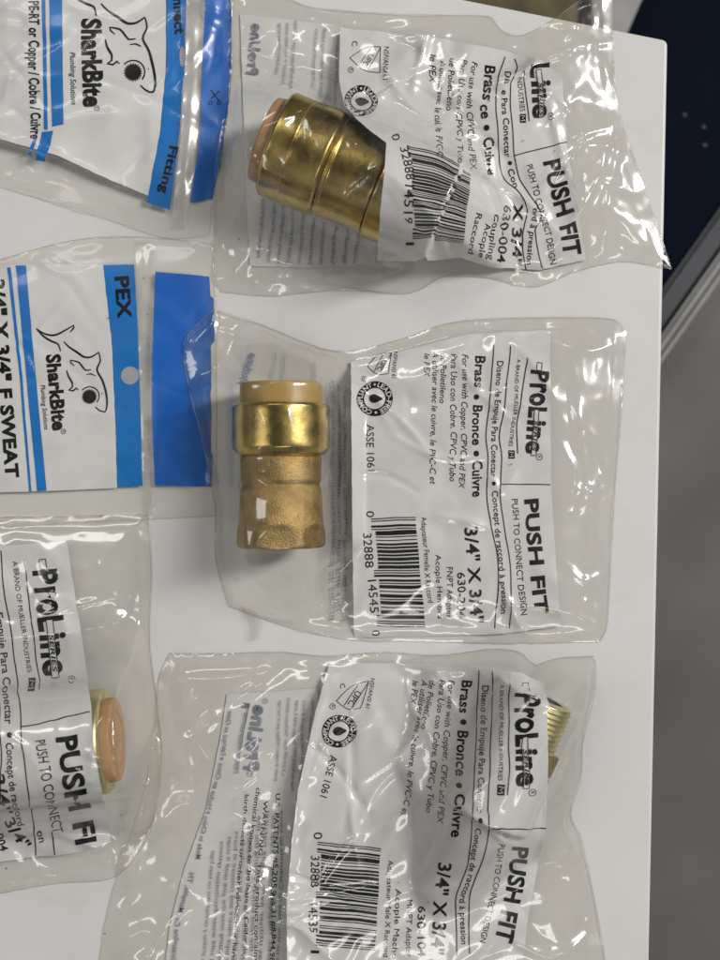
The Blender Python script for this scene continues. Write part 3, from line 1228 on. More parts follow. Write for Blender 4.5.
def male_adapter(px, py, dx, dy, base):
    R = 15.5
    o, ax = fit_frame(px, py, dx, dy, R, base)
    rt = thing('brass_male_adapter', (o.x, o.y, 0), 'dull brass threaded adapter at the upper right of the bottom bag, behind its print', 'pipe fitting', 'brass fittings inside the clear bags')
    pitch = 1.8
    prof = [(t * 0.22, 12.6 + t * 0.22 * 0.03) for t in range(0, 74)]
    lathe('thread', [(-0.6, 8.8), (-0.6, 11.4)] + prof, o, ax, M['brass_olive'], rt, n=64,
          thread=lambda t, th: 0.75 * (abs(((t / pitch - th / (2 * math.pi)) % 1) * 2 - 1) - 0.5) * (1 if t > 0.2 else 0), cap=(False, True))
    lathe('bore', [(-0.5, 8.9), (6, 8.9), (7, 8)], o, ax, M['ink'], rt, cap=(False, True))
    lathe('hexagon', rounded([(16, 12.0), (16.4, 15.6), (23.5, 15.6), (24, 13)], 0.4), o, ax, M['brass_cast'], rt, hexa=lambda t: 14.0)
    lathe('collar', rounded([(23.5, 12.5), (24.5, 15.4), (39, 15.5), (40, 14.4), (40, 10)], 0.5), o, ax, M['brass'], rt)
    lathe('collet', rounded([(39, 13.2), (45, 13.0), (45, 9.5)], 0.6), o, ax, M['collet_tan'], rt, cap=(False, False))
    return rt


# ------------------------------------------------------------------ the bags
GC, GB = 'clear plastic bags each holding a brass fitting', 'white and blue printed plastic bags'

# --- lower left clear bag
E = Bag('fitting_bag', 'clear bag at the lower left, orange ring beside its half visible white print', 'plastic bag', GC,
        [(-70, 520), (0, 517), (75, 516), (148, 514), (152, 570), (150, 640), (157, 700), (162, 760), (155, 815), (135, 855), (112, 878), (48, 884), (0, 893), (-70, 905)],
        pillow=(5.5, 30), wr=(0.7, 34, 0.22, 13), seed=21, fits=[(112, 737, 1, -0.09, -130, 16, 60)],
        creases=[([(0, 822), (30, 826), (62, 830), (110, 848)], 1.6, 5), ([(146, 560), (140, 640), (118, 720), (116, 780)], 1.4, 4), ([(100, 560), (118, 600), (130, 590)], 1.0, 5),
                 ([(30, 850), (45, 872), (62, 880)], 1.2, 4), ([(118, 845), (116, 870)], 1.2, 3)])

# --- middle left, blue bands
C = Bag('blue_banded_bag', 'white and blue bag reading PEX on its band and F SWEAT, left of centre', 'plastic bag', GB,
        [(-70, 272), (0, 260), (33, 250), (83, 239), (133, 237), (180, 240), (213, 244), (216, 300), (217, 400), (216, 516), (150, 519), (75, 522), (0, 528), (-70, 532)],
        pillow=(2.6, 30), wr=(0.35, 48, 0.10, 20), seed=5, over=(E,), warp=0.4, folds=22, fold_amp=0.4, film='film_flat',
        creases=[([(141, 240), (143, 330), (146, 420), (147, 518)], 0.7, 2), ([(149, 240), (150, 330), (152, 420), (153, 518)], 0.7, 2), ([(0, 365), (22, 350), (60, 310), (75, 300)], 0.7, 4),
                 ([(30, 250), (60, 275), (100, 268)], 0.6, 4)])

# --- centre clear bag
D = Bag('fitting_bag', 'clear bag in the centre, printed 630-204, brass adapter showing at its left', 'plastic bag', GC,
        [(184, 347), (197, 326), (214, 310), (262, 325), (335, 351), (395, 341), (450, 323), (520, 318), (612, 319), (626, 332), (622, 400), (614, 500), (607, 625), (600, 642), (500, 643), (410, 641), (352, 640), (292, 628), (229, 606), (216, 560), (215, 510), (205, 450), (190, 390)],
        pillow=(4.6, 26), wr=(0.75, 32, 0.3, 12), seed=9, over=(C,), fits=[(281, 404, 0.0, 1, -19, 143, 49)],
        creases=[([(340, 352), (420, 345), (500, 325)], 1.2, 5), ([(350, 400), (352, 520), (350, 636)], 0.5, 4), ([(500, 400), (520, 408), (540, 395)], 0.9, 4), ([(455, 350), (462, 372), (480, 395), (515, 425)], 0.9, 3),
                 ([(487, 470), (500, 492), (515, 470)], 1.0, 4), ([(400, 605), (430, 580), (470, 610)], 0.7, 4), ([(565, 340), (580, 420), (588, 520), (580, 630)], 0.8, 5), ([(560, 520), (585, 500), (600, 470)], 0.8, 4),
                 ([(270, 560), (300, 585), (320, 620)], 1.3, 4), ([(232, 545), (262, 560), (300, 555)], 1.2, 4), ([(198, 335), (206, 400), (222, 480), (220, 560)], 1.0, 4), ([(240, 600), (300, 610), (345, 600)], 1.0, 5), ([(215, 350), (222, 430), (232, 520), (226, 590)], 1.6, 3), ([(206, 360), (214, 420), (222, 470)], 1.2, 2.5), ([(255, 400), (275, 430), (262, 460)], 1.0, 3), ([(250, 470), (290, 500), (262, 540)], 1.1, 3), ([(290, 410), (300, 450), (285, 480)], 0.9, 3), ([(232, 455), (250, 500), (255, 560)], 1.3, 3), ([(560, 345), (590, 352), (612, 345)], 1.2, 3), ([(570, 400), (582, 430), (600, 440)], 1.3, 3.5), ([(556, 440), (572, 470), (566, 510)], 1.2, 3), ([(585, 480), (592, 530), (582, 570)], 1.2, 3), ([(562, 560), (580, 580), (598, 575)], 1.2, 3), ([(570, 610), (585, 600), (595, 615)], 1.2, 3), ([(300, 560), (312, 590), (345, 600)], 1.3, 3.5), ([(240, 560), (270, 590), (275, 615)], 1.2, 4), ([(335, 380), (345, 440), (338, 520)], 1.0, 3), ([(215, 330), (260, 345), (300, 380)], 1.4, 4)],
        calm=[([(355, 440), (400, 440), (430, 640), (355, 640)], 0.35), ([(500, 330), (552, 330), (560, 630), (500, 630)], 0.5), ([(430, 340), (500, 340), (500, 640), (430, 640)], 0.6)])

# --- top clear bag
B = Bag('fitting_bag', 'crumpled clear bag at the top, printed 630-004, one corner past the board edge', 'plastic bag', GC,
        [(230, -12), (287, -1), (313, 8), (400, 15), (489, 17), (502, 31), (520, 36), (547, 24), (578, 2), (600, -12), (611, -10), (613, 50), (618, 107), (640, 175), (658, 228), (671, 269), (622, 262), (578, 271), (533, 287), (489, 278), (444, 277), (420, 290), (400, 294), (340, 290), (270, 296), (222, 292), (214, 280), (216, 190), (226, 120), (231, 60)],
        pillow=(6.5, 30), wr=(1.6, 36, 0.6, 14), seed=33, over=(C,), fits=[(275, 143, 1, 0.42, -12, 182, 55)], warp=1.1, edge_amp=0.6, folds=56, fold_amp=2.0,
        creases=[([(238, 40), (262, 72), (300, 100), (350, 125), (400, 140)], 2.2, 4), ([(455, 90), (500, 85), (545, 66), (592, 52)], 2.0, 3.5), ([(592, 52), (605, 72), (616, 104)], 2.0, 3), ([(547, 30), (535, 60), (520, 84)], 2.0, 5),
                 ([(545, 260), (570, 225), (590, 190), (618, 112)], 1.8, 5), ([(560, 160), (585, 150), (612, 150)], 1.6, 5), ([(470, 190), (510, 196), (535, 215), (560, 240)], 1.6, 4), ([(620, 140), (605, 200), (600, 255)], 1.5, 5),
                 ([(360, 30), (420, 40), (470, 30)], 1.4, 4), ([(225, 130), (240, 170), (280, 200), (330, 225)], 1.8, 5), ([(310, 280), (380, 268), (450, 270)], 1.4, 4), ([(580, 20), (560, 45), (555, 60)], 1.5, 4)],
        calm=[([(390, 130), (470, 150), (470, 255), (390, 255)], 0.3), ([(470, 60), (565, 75), (590, 260), (470, 260)], 0.55), ([(340, 35), (385, 35), (385, 110), (340, 110)], 0.4)])

# --- top left, blue bands, torn flap
A = Bag('blue_banded_bag', 'white and blue bag in the top left corner, scissors mark on its flap', 'plastic bag', GB,
        [(-70, -70), (150, -70), (233, -70), (233, 0), (232, 70), (224, 150), (214, 200), (209, 236), (165, 238), (100, 217), (50, 202), (0, 187), (-70, 165)],
        pillow=(4.8, 34), wr=(0.55, 40, 0.2, 16), seed=14, over=(B,), warp=0.8, folds=40, fold_amp=0.7, film='film_flat',
        creases=[([(-40, 140), (0, 146), (60, 164), (110, 187), (150, 208)], 3.0, 7), ([(0, 180), (60, 190), (120, 212)], 2.2, 8), ([(188, -60), (187, 60), (182, 140), (172, 225)], 1.0, 3), ([(196, -60), (195, 60), (190, 140), (182, 225)], 0.7, 3),
                 ([(0, 28), (10, 14), (30, 20), (34, 40)], 0.8, 4), ([(60, 130), (90, 120), (130, 118)], 1.0, 5)])

# --- bottom clear bag
F_ = Bag('fitting_bag', 'clear bag at the bottom, printed 630-104, mirrored grey print at its left', 'plastic bag', GC,
         [(170, 653), (225, 653), (281, 652), (326, 656), (380, 652), (440, 655), (489, 649), (517, 651), (536, 665), (559, 658), (595, 656), (595, 687), (583, 743), (581, 776), (571, 814), (581, 838), (597, 913), (606, 970), (610, 1036), (400, 1040), (90, 1036), (104, 930), (120, 865), (140, 810), (154, 750), (159, 680)],
         pillow=(6.5, 32), wr=(1.0, 38, 0.4, 14), seed=27, slope=0.6, soft=12.0, folds=48, fold_amp=1.6, over=(E, D), fits=[(538, 697, -0.42, 0.91, -2, 128, 46)],
         creases=[([(180, 678), (230, 676), (280, 668)], 1.3, 4), ([(330, 660), (322, 700), (306, 754), (292, 840), (288, 960)], 1.2, 5), ([(162, 660), (172, 720), (160, 800), (130, 900)], 1.0, 5),
                  ([(545, 705), (520, 745), (505, 790)], 1.3, 3), ([(205, 905), (240, 885), (300, 892), (330, 880)], 2.2, 6), ([(220, 850), (262, 872), (275, 900), (320, 905)], 2.0, 5), ([(240, 930), (290, 915), (330, 950)], 2.0, 6),
                  ([(470, 900), (520, 880), (560, 865), (585, 900)], 1.4, 5), ([(505, 930), (550, 950), (590, 930)], 1.6, 5), ([(430, 650), (445, 690), (470, 720)], 1.0, 4), ([(160, 830), (185, 800), (250, 810)], 1.4, 6), ([(115, 945), (150, 925), (172, 955)], 1.4, 5),
                  ([(560, 690), (575, 760), (572, 812)], 1.0, 4)],
         calm=[([(310, 830), (385, 830), (385, 955), (310, 955)], 0.4), ([(320, 670), (400, 670), (400, 820), (320, 820)], 0.6), ([(430, 670), (548, 690), (540, 960), (430, 960)], 0.55)])

for b in BAGS:
    b.build_film()
# a torn corner of film at the lower edge of the centre bag
tab = [(240, 606), (256, 612), (263, 624), (258, 640), (248, 641), (250, 628)]
tv, tf = [], []
for (x, y) in tab:
    p = at(x, y, 0.0009 + 0.0006 * ((x + y) % 3))
    tv.append(tuple(p))
mesh_obj('torn_corner', tv, [(0, 5, 2, 1), (5, 4, 3, 2)], M['seam'], D.root, smooth=False)

female_adapter(281, 404, 0.0, 1, float(sample(D.base, [281], [470])[0]))
coupling(275, 143, 1, 0.42, float(sample(B.base, [320], [160])[0]))
side_fitting(109, 740, 1, -0.09, float(sample(E.base, [60], [742])[0]))
male_adapter(538, 697, -0.42, 0.91, float(sample(F_.base, [530], [740])[0]))


# ------------------------------------------------------------------ print of the centre bag
def start(bag, poly, name='printed_label', gap=G_LABEL, mat='white_print', **k):
    lb = bag.patch(name, poly, M[mat], gap, **{'round_': False, **k})
    return lb, Print(), Print(), Print()


def finish(bag, lb, ink, white, ink2):
    ink.build(bag, 'lettering', M['ink'], G_INK, lb)
    if white.V: white.build(bag, 'wordmark_box', M['white_print'], G_WHITE, lb)
    if ink2.V: ink2.build(bag, 'box_lettering', M['ink'], G_INK2, lb)


def bars(bag, lb, *a, **k):
    p = Print()
    barcode(p, *a, **k)
    p.build(bag, 'barcode', M['ink'], G_INK, lb)


D_lab, k, wt, k2 = start(D, [(351, 362), (375, 357), (420, 347), (470, 334), (550, 330), (551, 420), (551, 485), (556, 560), (561, 626), (500, 634), (420, 637), (354, 638), (352, 500)])
proline(k, wt, k2, (530.5, 370), (525, 453), 19)
reg_mark(k, 539.5, 457)
k.line([(527, 358), (524, 380), (517.5, 420), (517, 453)], 1.0)
k.text('A BRAND OF MUELLER INDUSTRIES', [(516.5, 360), (513, 415), (508.5, 446)], 3.6)
m_mark(k, wt, 508, 450, 6, 8)
k.line([(494, 345), (489, 412), (486.7, 437), (488, 455), (487, 485), (488, 510), (498, 569), (494.5, 628)], 1.0)
k.line([(510, 346), (504.5, 410), (500, 437), (501.5, 455), (501, 485), (501.5, 509), (511, 575), (509.5, 628)], 1.0)
k.line([(502, 484.5), (550.5, 484.5)], 1.0)
k.text('Diseno de Empuje Para Conectar', [(497, 361), (495, 405), (491.8, 445), (491, 477)], 6, 0.008)
k.disc(494.2, 484, 2.2)
k.text('Concept de raccord \u00e0 pression', [(492.3, 492), (495.5, 540), (500, 580), (500.7, 614)], 6, 0.008)
k.text('Brass', [(476, 356), (474, 387)], 10, 0.024)
k.disc(476, 397, 2.8)
k.text('Bronce', [(473, 405), (472, 445)], 10, 0.024)
k.disc(476, 453, 2.8)
k.text('Cuivre', [(472, 461), (473, 497)], 10, 0.024)
k.text('For use with Copper, CPVC and PEX', [(462.5, 355), (461, 420), (459, 488)], 6, 0, 0.2)
k.text('Para Uso con Cobre, CPVC y Tubo', [(451.5, 354), (450.5, 420), (449.5, 481)], 6, 0, 0.2)
k.text('de Polietileno', [(441.5, 353), (439.5, 403)], 6, 0, 0.2)
k.text('A utiliser avec le cuivre, le PVC-C et', [(433.5, 351), (431, 420), (430, 484)], 6, 0, 0.2)
k.text('le PEX', [(425, 353), (424, 376)], 5.5, 0, 0.2)
k.text('3/4" X 3/4"', [(465, 528), (468, 575), (471, 623)], 12.5, 0.02)
k.text('630-204', [(456.5, 572), (458, 618)], 8, 0.008)
k.text('FNPT Adapter', [(446.5, 567), (447, 618)], 5.6)
k.text('Acople Hembra', [(435.5, 555), (438, 619)], 5.2)
k.text('Adaptateur Femelle X Raccord', [(421, 517), (428, 603)], 5.0)
k.text('PUSH FIT', [(524.5, 499), (529, 560), (534.5, 614)], 14, 0.036)
k.text('PUSH TO CONNECT DESIGN', [(512, 499), (516, 560), (521, 615)], 6)
upc_shield(k, (367, 366), (391, 353), (389, 374))
reg_mark(k, 364, 378, 2.4)
k.text('NSF/ANSI 61', [(393.5, 352), (392, 378)], 3.8)
leadfree(D, D_lab, 375, 398.6, 17.5)
k.text('ASSE 1061', [(366.5, 424), (367, 472)], 7.2)
k.text('0', [(366, 511), (366, 517)], 8)
k.text('32888', [(363.5, 533), (365.5, 568)], 8.2)
k.text('14545', [(368, 580), (370.5, 613)], 8.2)
k.text('0', [(372, 630), (372, 636)], 8)
bars(D, D_lab, '032888145450', (375, 518), (415.5, 517), (425.5, 627), (381.5, 626))
finish(D, D_lab, k, wt, k2)

FINE = ['prueba de presion y verifique que no haya fugas', 'hot and cold water distribution systems', 'Push the fitting onto the pipe until it stops',
        'Cut the pipe square and remove all burrs', 'Ajuste la tuberia hasta la marca indicada', 'Coupez le tube bien droit et ebavurez', 'Inspect the joint before testing the line', 'Ne pas utiliser avec le gaz naturel',
        'WARNING: This product contains a chemical', 'known to the State of California to cause', 'birth defects or other reproductive harm']


def fine_print(pr, rows, cap=3.4):
    for i, (x, y0, x2, y1) in enumerate(rows):
        pr.text(FINE[i % len(FINE)], [(x, y0), (x2, y1)], cap, 0.004, 0, True, cut=False)


bl = D.patch('rear_label', [(236, 345), (345, 368), (350, 620), (330, 624), (318, 560), (320, 400), (246, 372)], M['film_flat'], 0, back=True, extra=0.25)
pr = Print()
fine_print(pr, [(332, 620, 332, 380), (338, 610, 338, 385), (344, 620, 344, 390), (325, 460, 325, 385)])
fine_print(pr, [(270, 384, 275, 352), (280, 385, 284, 354), (312, 392, 315, 362)], 3)
pr.text('ProLine', [(240, 382), (250, 352)], 8, 0.03, 0, True)
pr.build(D, 'mirrored_lettering', M['fade_ink'], 0, bl, True, 0.85)

# ------------------------------------------------------------------ print of the bottom bag
lb, k, wt, k2 = start(F_, [(330, 662), (420, 664), (480, 668), (520, 672), (546, 685), (548, 760), (546, 828), (535, 880), (527, 925), (519, 1000), (400, 1004), (287, 1000), (287, 900), (292, 840), (298, 790), (306, 754), (316, 710)])
proline(k, wt, k2, (514.5, 692), (516, 786), 22)
reg_mark(k, 532, 792)
k.line([(509, 682), (508, 795)], 1.0)
k.text('A BRAND OF MUELLER INDUSTRIES', [(499.5, 684), (498, 780)], 4)
m_mark(k, wt, 497.5, 784, 7, 11)
k.line([(479, 670), (475, 750), (471, 830), (468, 864), (456.7, 899), (457, 956)], 1.0)
k.line([(493, 672), (490, 750), (488, 828), (484, 857), (470, 896), (469, 953)], 1.0)
k.line([(488.5, 827), (546, 829)], 1.0)
k.text('Diseno de Empuje Para Conectar', [(482, 686), (479, 750), (476.5, 812)], 6.4, 0.008)
k.disc(480, 819, 2.3)
k.text('Concept de raccord \u00e0 pression', [(475, 828), (468, 876), (460, 902), (461, 944)], 6, 0.008)
k.text('Brass', [(462, 680), (459, 712)], 10.5, 0.024)
k.disc(463, 722, 3)
k.text('Bronce', [(457.5, 731), (454, 774)], 10.5, 0.024)
k.disc(458, 784, 3)
k.text('Cuivre', [(453.5, 793), (451, 837)], 10.5, 0.024)
k.text('For use with Copper, CPVC and PEX', [(449, 680), (443, 750), (437, 823)], 6, 0, 0.2)
k.text('Para Uso con Cobre, CPVC y Tubo', [(440, 679), (433, 745), (425.5, 812)], 6, 0, 0.2)
k.text('de Polietileno', [(430, 680), (421, 728)], 6, 0, 0.2)
k.text('\u00c0 utiliser avec le cuivre, le PVC-C et', [(422, 679), (412, 745), (401, 815)], 6, 0, 0.2)
k.text('le PEX', [(413, 680), (411, 703)], 5.6, 0, 0.2)
k.text('3/4" X 3/4"', [(438, 862), (434, 905), (430, 954)], 13.5, 0.02)
k.text('630-104', [(418, 906), (417, 956)], 8, 0.008)
k.text('MNPT Adapter', [(407, 900), (406, 957)], 5.6)
k.text('Acople Macho', [(396, 889), (392, 960)], 5.6)
k.text('Adaptateur Male X Raccord', [(389, 860), (383, 958)], 5)
k.text('PUSH FIT', [(512.5, 846), (507, 885), (495, 940)], 16.5, 0.036)
k.text('PUSH TO CONNECT DESIGN', [(499, 843), (493, 885), (480, 941)], 6)
upc_shield(k, (337, 701), (369, 681), (360, 708))
k.text('C', [(340, 684), (341, 689)], 5)
reg_mark(k, 333, 706, 2.6)
k.text('NSF/ANSI 61', [(371, 678), (365, 707)], 4.2)
leadfree(F_, lb, 339, 731, 16.5, 0.15)
k.text('ASSE 1061', [(330.5, 755), (319, 796)], 7.2)
k.text('0', [(314, 832), (314, 839)], 8)
k.text('32888', [(311.5, 856), (311, 887)], 8.4)
k.text('14535', [(309.5, 902), (309, 932)], 8.4)
k.text('1', [(311, 950), (311, 953)], 8)
bars(F_, lb, '032888145351', (322, 842), (381, 848), (375, 951), (319, 945))
finish(F_, lb, k, wt, k2)
# warning lines printed straight on the clear front film
pr = Print()
pr.text('U.S. PATENTS #5,205,915 31 #8,844,981', [(276, 793), (273, 860), (270, 965)], 4.8, 0.02)
pr.text('WARNING: This product contains', [(263, 800), (258, 860), (254, 962)], 4.2, 0.012)
pr.text('chemical known to the State of California to', [(256, 788), (248, 860), (243, 965)], 4.2, 0.012)
pr.text('birth defects or other reproductive harm', [(246, 795), (239, 860), (231, 962)], 4.0, 0.012)
pr.build(F_, 'warning_lettering', M['ink'], 0.3, F_.root)
bl = F_.patch('rear_label', [(227, 694), (270, 692), (318, 688), (330, 1000), (240, 1000), (160, 1000), (167, 950), (170, 925), (184, 870), (206, 810), (221, 735)], M['grey_print'], 0, back=True, extra=0.25, round_=False)
pr = Print()
proline(pr, Print(), pr, (244, 768), (253.5, 704), 14, True, True, False)
reg_mark(pr, 266, 700, 2.4)
pr.build(F_, 'mirrored_wordmark', M['fade_ink'], 0, bl, True, 0.85)
pr = Print()
pr.line([(248, 704), (238, 772)], 0.9)
pr.text('A BRAND OF MUELLER INDUSTRIES', [(233.5, 772), (244, 712)], 3.6, 0, 0, True)
pr.quad((243, 702), (249, 703), (248, 708), (242, 707))
pr.text('Made in China', [(196, 858), (205, 815)], 4.6, 0.008, 0, True)
pr.disc(209, 812, 1.3)
pr.text('Hecho en China', [(208, 808), (219, 762)], 4.6, 0.008, 0, True)
pr.disc(222, 758, 1.3)
pr.text('Fabriqu\u00e9 en Chine', [(221, 754), (229, 710)], 4.6, 0.008, 0, True)
pr.text('Mueller Streamline Co., Memphis, TN', [(171, 985), (175, 930), (189, 872)], 5.2, 0.008, 0, True)
fine_print(pr, [(275, 780, 280, 700), (283, 775, 288, 698), (291, 790, 296, 700), (299, 780, 303, 700), (307, 760, 311, 700)], 3.2)
fine_print(pr, [(200, 985, 212, 850), (208, 985, 221, 840), (216, 985, 229, 835), (224, 985, 236, 830), (232, 985, 243, 838), (240, 985, 250, 825), (249, 985, 258, 815), (258, 985, 266, 810), (267, 985, 273, 815), (276, 985, 281, 810)], 3.6)
pr.build(F_, 'mirrored_lettering', M['fade_ink'], 0, bl, True, 0.85)

# ------------------------------------------------------------------ print of the top bag
lb, k, wt, k2 = start(B, [(340, 28), (400, 34), (450, 40), (505, 50), (540, 62), (562, 75), (567, 145), (576, 200), (586, 260), (540, 270), (500, 268), (460, 258), (420, 262), (377, 261), (380, 215), (385, 165), (386, 144), (365, 128), (345, 110), (339, 80)])
proline(k, wt, k2, (530, 66), (533, 119), 19, first=False)
reg_mark(k, 552, 117)
k.line([(522, 71), (529.5, 122)], 1.0)
k.text('INDUSTRIES', [(516, 78), (520.5, 112)], 4.8)
m_mark(k, wt, 520, 114.5, 6, 9)
k.line([(506, 57), (497.5, 77), (495, 95), (498, 135), (501, 170), (506, 181), (519, 191), (527.5, 207), (522, 245), (526, 272)], 1.0)
k.line([(515, 59), (517, 67), (511, 80), (510, 95), (514, 145), (519, 177), (530, 194), (542, 215), (535, 232), (542.5, 269)], 1.0)
k.line([(515, 156), (567, 142)], 1.0)
k.text('Dis', [(504.5, 71), (503, 84)], 6, 0.01)
k.text('e Para Conectar', [(500.5, 91), (503, 125), (505.5, 157)], 6.2, 0.01)
k.disc(510, 163, 2.2)
k.text('Con', [(507, 170), (514, 188)], 6, 0.01)
k.text('ord \u00e0 pression', [(534, 208), (529, 235), (526, 265)], 5.8, 0.01)
k.text('Brass', [(485.5, 65), (482, 100)], 10.5, 0.024)
k.text('ce', [(480, 105), (481, 119)], 10, 0.024)
k.disc(486, 127.5, 2.9)
k.text('Cuivre', [(483, 137), (487, 176)], 10.5, 0.024)
k.text('For use with CPVC and PEX', [(472, 62), (467, 105), (471, 170)], 6, 0, 0.2)
k.text('Para Uso con CPVC y Tubo', [(461, 60), (457, 105), (458, 164)], 6, 0, 0.2)
k.text('de Polietileno', [(450, 58), (446, 111)], 6, 0, 0.2)
k.text('A utiliser avec le cui, le PVC-C', [(440, 60), (436, 110), (437, 158)], 6, 0, 0.2)
k.text('le PEX', [(430.5, 54), (429, 82)], 6, 0, 0.2)
k.text('X 3/4"', [(513.5, 203), (511, 266)], 10, 0.024)
k.text('630-004', [(504, 205), (496, 262)], 8, 0.012)
k.text('Coupling', [(494, 214), (487, 259)], 6, 0.008)
k.text('Acople', [(486, 223), (478, 257)], 6, 0.008)
k.text('Raccord', [(477, 213), (467, 253)], 6, 0.008)
k.text('PUSH FIT', [(543, 162), (551, 195), (559, 225), (565, 257)], 17, 0.036)
k.text('PUSH TO CONNECT DESIGN', [(527, 166), (537, 205), (546, 240), (551, 265)], 6.2)
upc_shield(k, (350.4, 58), (381, 47), (379, 73))
k.text('C', [(352, 41), (352.5, 46)], 5)
reg_mark(k, 351, 70, 2.6)
k.text('NSF/ANSI 61', [(385, 46), (381.5, 80)], 4.6)
leadfree(B, lb, 361, 101.5, 16.5, 0.036)
k.text('0', [(391, 136), (392, 142)], 8)
k.text('32888', [(400, 148), (407, 181)], 8.6)
k.text('14519', [(406, 186), (403, 224)], 8.8)
k.text('1', [(406, 243), (406, 246)], 8)
bars(B, lb, '032888145191', (411, 147), (471, 174), (463, 243), (415, 240), sag=-5)
finish(B, lb, k, wt, k2)
bl = B.patch('rear_label', [(240, 14), (338, 26), (350, 120), (382, 200), (376, 264), (310, 268), (250, 266), (246, 195), (243, 100)], M['grey_print'], 0, back=True, extra=0.25, round_=False)
pr = Print()
pr.text('ProLine', [(246, 74), (252, 24)], 11, 0.03, 0, True)
fine_print(pr, [(276, 74, 279, 24), (283, 84, 286, 24), (290, 88, 294, 22), (312, 88, 316, 30), (320, 98, 324, 30), (333, 110, 337, 36)], 3.6)
fine_print(pr, [(258, 258, 262, 200), (268, 262, 273, 205), (277, 263, 282, 206), (287, 264, 292, 210), (297, 264, 303, 214), (308, 265, 313, 218), (319, 265, 324, 222), (330, 264, 335, 226), (341, 263, 346, 230), (352, 262, 358, 232)], 4)
pr.build(B, 'mirrored_lettering', M['fade_ink'], 0, bl, True, 0.85)

# ------------------------------------------------------------------ print of the lower left bag
lb, k, wt, k2 = start(E, [(-60, 552), (0, 546), (66, 541), (68, 547), (74, 590), (79, 620), (88, 680), (92, 705), (94, 745), (104, 799), (111, 842), (80, 852), (55, 856), (35, 857), (0, 862), (-60, 868)])
proline(k, wt, k2, (31.5, 571), (44.5, 677), 26)
reg_mark(k, 71.7, 679)
k.line([(23, 560), (41, 688)], 1.1)
k.text('A BRAND OF MUELLER INDUSTRIES', [(12, 562), (27.5, 673)], 4.6)
m_mark(k, wt, 28.5, 678, 7, 12)
k.line([(1.5, 551), (3, 580), (12, 640), (20, 700), (23, 745), (34, 826), (36, 856)], 1.1)
k.line([(-14, 551), (-12, 600), (-4, 660), (0, 700), (2, 760), (0, 800)], 1.1)
k.line([(52, 832), (55, 856)], 1.1)
k.line([(22, 726), (39, 724), (60, 718), (91, 711)], 1.1)
k.text('Diseno de Empuje Para Conectar', [(-14, 560), (-5, 615), (3, 680), (6, 724)], 7.6, 0.01)
k.disc(11, 734, 2.6)
k.text('Concept de raccord', [(6.5, 742), (10, 787), (18, 826)], 7.4, 0.01)
k.text('on', [(37, 831), (39.5, 843)], 7.4, 0.01)
k.text('PUSH FI', [(56, 737), (64, 785), (76, 845)], 22, 0.036)
k.text('PUSH TO CONNECT', [(36, 740), (43, 785), (53, 834)], 10)
k.text('3/4"', [(-6, 775), (2, 815)], 11, 0.02)
k.text('3/4"', [(4, 822), (22, 850)], 11, 0.02)
k.text('004', [(-4, 834), (1, 852)], 8, 0.02)
finish(E, lb, k, wt, k2)

# ------------------------------------------------------------------ print of the middle left blue banded bag
lb, k, wt, k2 = start(C, [(-60, 266), (40, 264.5), (103, 264.5), (112, 346), (115.5, 430), (117, 488), (47, 491), (-60, 494)], round_=False)
sh = Print()
shark(sh, lambda x, y: (x, y), 1.9)
sh.build(C, 'shark_emblem', M['ink'], G_INK, lb)
k.text('SharkBite', [(46, 355), (52.5, 431)], 14.5, 0.045)
reg_mark(k, 63.5, 431.5, 2.2)
k.text('Plumbing Solutions', [(40.3, 385), (44.3, 430)], 4.6, 0.006, 0.2)
k.text('3/4" X 3/4" F SWEAT', [(-9, 280), (-2, 380), (6, 478)], 13.5, 0.045)
finish(C, lb, k, wt, k2)


def band(bag, name, poly, mat='blue', gap=G_LABEL):
    return bag.patch(name, poly, M[mat], gap, round_=False, rough=0.35)


def stripe(bag, name, L, R, mat='blue', gap=G_INK):
    return bag.patch(name, list(L) + list(reversed(R)), M[mat], gap, round_=False, rough=0.3)


stripe(C, 'wide_stripe', [(16, 265.7), (25, 363), (37.3, 491)], [(26, 265.5), (34.6, 363), (46.7, 490.7)])
stripe(C, 'thin_stripe', [(7.5, 268), (19.5, 375), (29.3, 491.7)], [(11, 267.5), (22.2, 375), (31.7, 491.7)])
bd = band(C, 'blue_band', [(103.3, 265), (134, 264.3), (138, 330), (140, 397), (142.7, 486), (117.3, 487), (115.8, 430), (112.3, 346.7)])
pr = Print()
pr.text('PEX', [(114.5, 277), (118, 319)], 14, 0.035)
pr.build(C, 'lettering', M['ink'], G_INK, bd)
pr = Print()
pr.disc(130, 375.5, 9)
pr.build(C, 'hang_hole', M['hole'], G_INK, bd)
band(C, 'zip_strip', [(135, 241), (155, 242), (153, 360), (154, 440), (155, 515), (143, 515), (141.5, 440), (139, 345)], 'zip')
band(C, 'blue_flap', [(155.3, 271.7), (185, 274), (213, 277), (214.5, 330), (214, 420), (211, 486.7), (155, 485.5), (152, 420), (151.7, 363)], 'blue_flap')

# ------------------------------------------------------------------ print of the top left blue banded bag
lb, k, wt, k2 = start(A, [(-60, -60), (166, -60), (166, 66), (160, 133), (148, 196), (100, 176), (60, 157), (0, 140), (-60, 132)], round_=False)


def fa(x, y):
    return (134 + 1.25 * (x - 90), 73 + 1.25 * (y - 397))


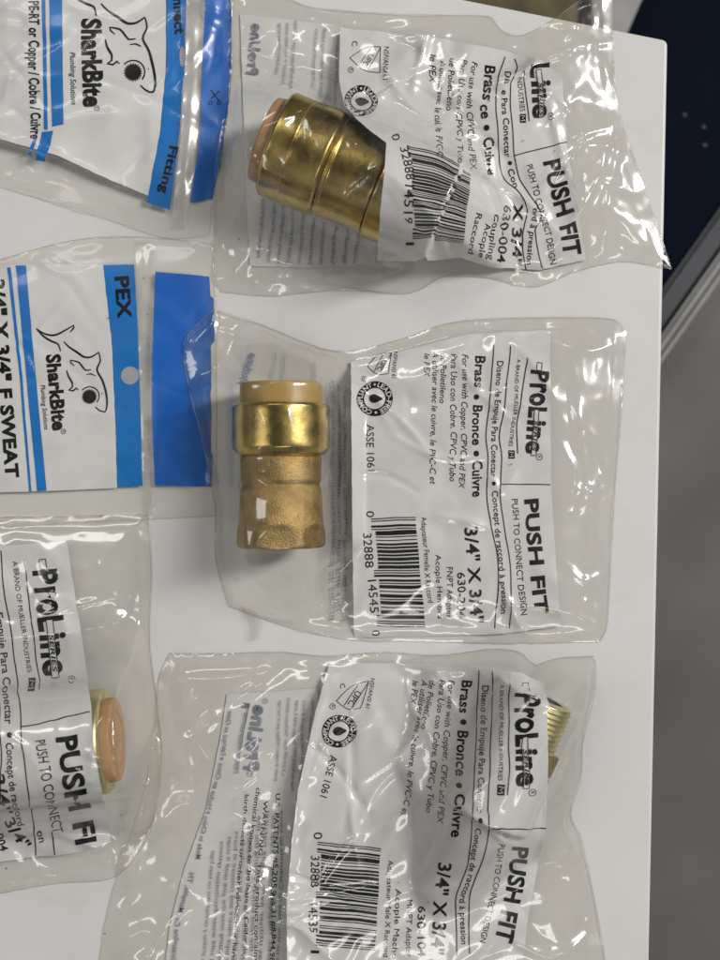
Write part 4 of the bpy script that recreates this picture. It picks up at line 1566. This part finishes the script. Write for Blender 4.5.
sh = Print()
shark(sh, fa, 2.4)
sh.build(A, 'shark_emblem', M['ink'], G_INK, lb)
k.text('SharkBite', [(81.5, 19), (83.5, 107)], 20, 0.045)
reg_mark(k, 97, 108, 2.4)
k.text('Plumbing Solutions', [(70.3, 52), (71.5, 105)], 5.6, 0.006, 0.2)
k.text(', PE-RT or Copper / Cobre / Cuivre', [(29, -4), (29, 60), (30.5, 139)], 10.5, 0.03)
finish(A, lb, k, wt, k2)
stripe(A, 'wide_stripe', [(50, -55), (49.5, 0), (50.5, 70), (52.5, 127)], [(62, -55), (62, 0), (63, 70), (64, 125)])
stripe(A, 'thin_stripe', [(42, -55), (42, 0), (43.5, 70), (44.3, 130)], [(45.5, -55), (45.5, 0), (47, 70), (48, 130)])
stripe(A, 'wide_stripe', [(42, 132), (37, 161)], [(53.5, 131), (46.5, 163)])
stripe(A, 'thin_stripe', [(34, 138), (29.5, 156)], [(38, 137), (33, 157)])
bd = band(A, 'blue_band', [(166.5, -55), (187, -55), (186, 0), (185, 60), (180, 130), (170, 210), (147, 203), (160.5, 133), (166.5, 66)])
pr = Print()
pr.text('Connect', [(172.5, -22), (175, 35)], 10, 0.03)
pr.text('Fitting', [(170, 146), (159, 192)], 9, 0.03)
pr.build(A, 'lettering', M['ink'], G_INK, bd)
pr = Print()
pr.disc(182, 57.5, 2.8, ry=10)
pr.build(A, 'hang_hole', M['hole'], G_INK, bd)
band(A, 'zip_strip', [(188, -55), (206, -55), (206, 0), (202, 60), (198, 133), (189, 203), (184, 230), (170, 230), (181, 140), (186, 60)], 'zip')
fl2 = band(A, 'blue_flap', [(207, -55), (230, -55), (230, 0), (231.5, 14), (231, 88), (222, 150), (212.5, 199), (190, 203), (200, 133), (203.5, 33)], 'blue_flap')
pr = Print()
pr.line([(210.5, 90), (214, 95), (219, 101)], 1.1)
pr.line([(219.5, 91), (214.5, 96), (211, 99)], 1.1)
pr.line([(210.5 + 1.8 * math.cos(t), 103 + 1.8 * math.sin(t)) for t in [i * 0.785 for i in range(8)]], 0.8, closed=True)
pr.line([(219 + 1.8 * math.cos(t), 103.5 + 1.8 * math.sin(t)) for t in [i * 0.785 for i in range(8)]], 0.8, closed=True)
pr.build(A, 'scissors_mark', M['ink'], G_INK, fl2)
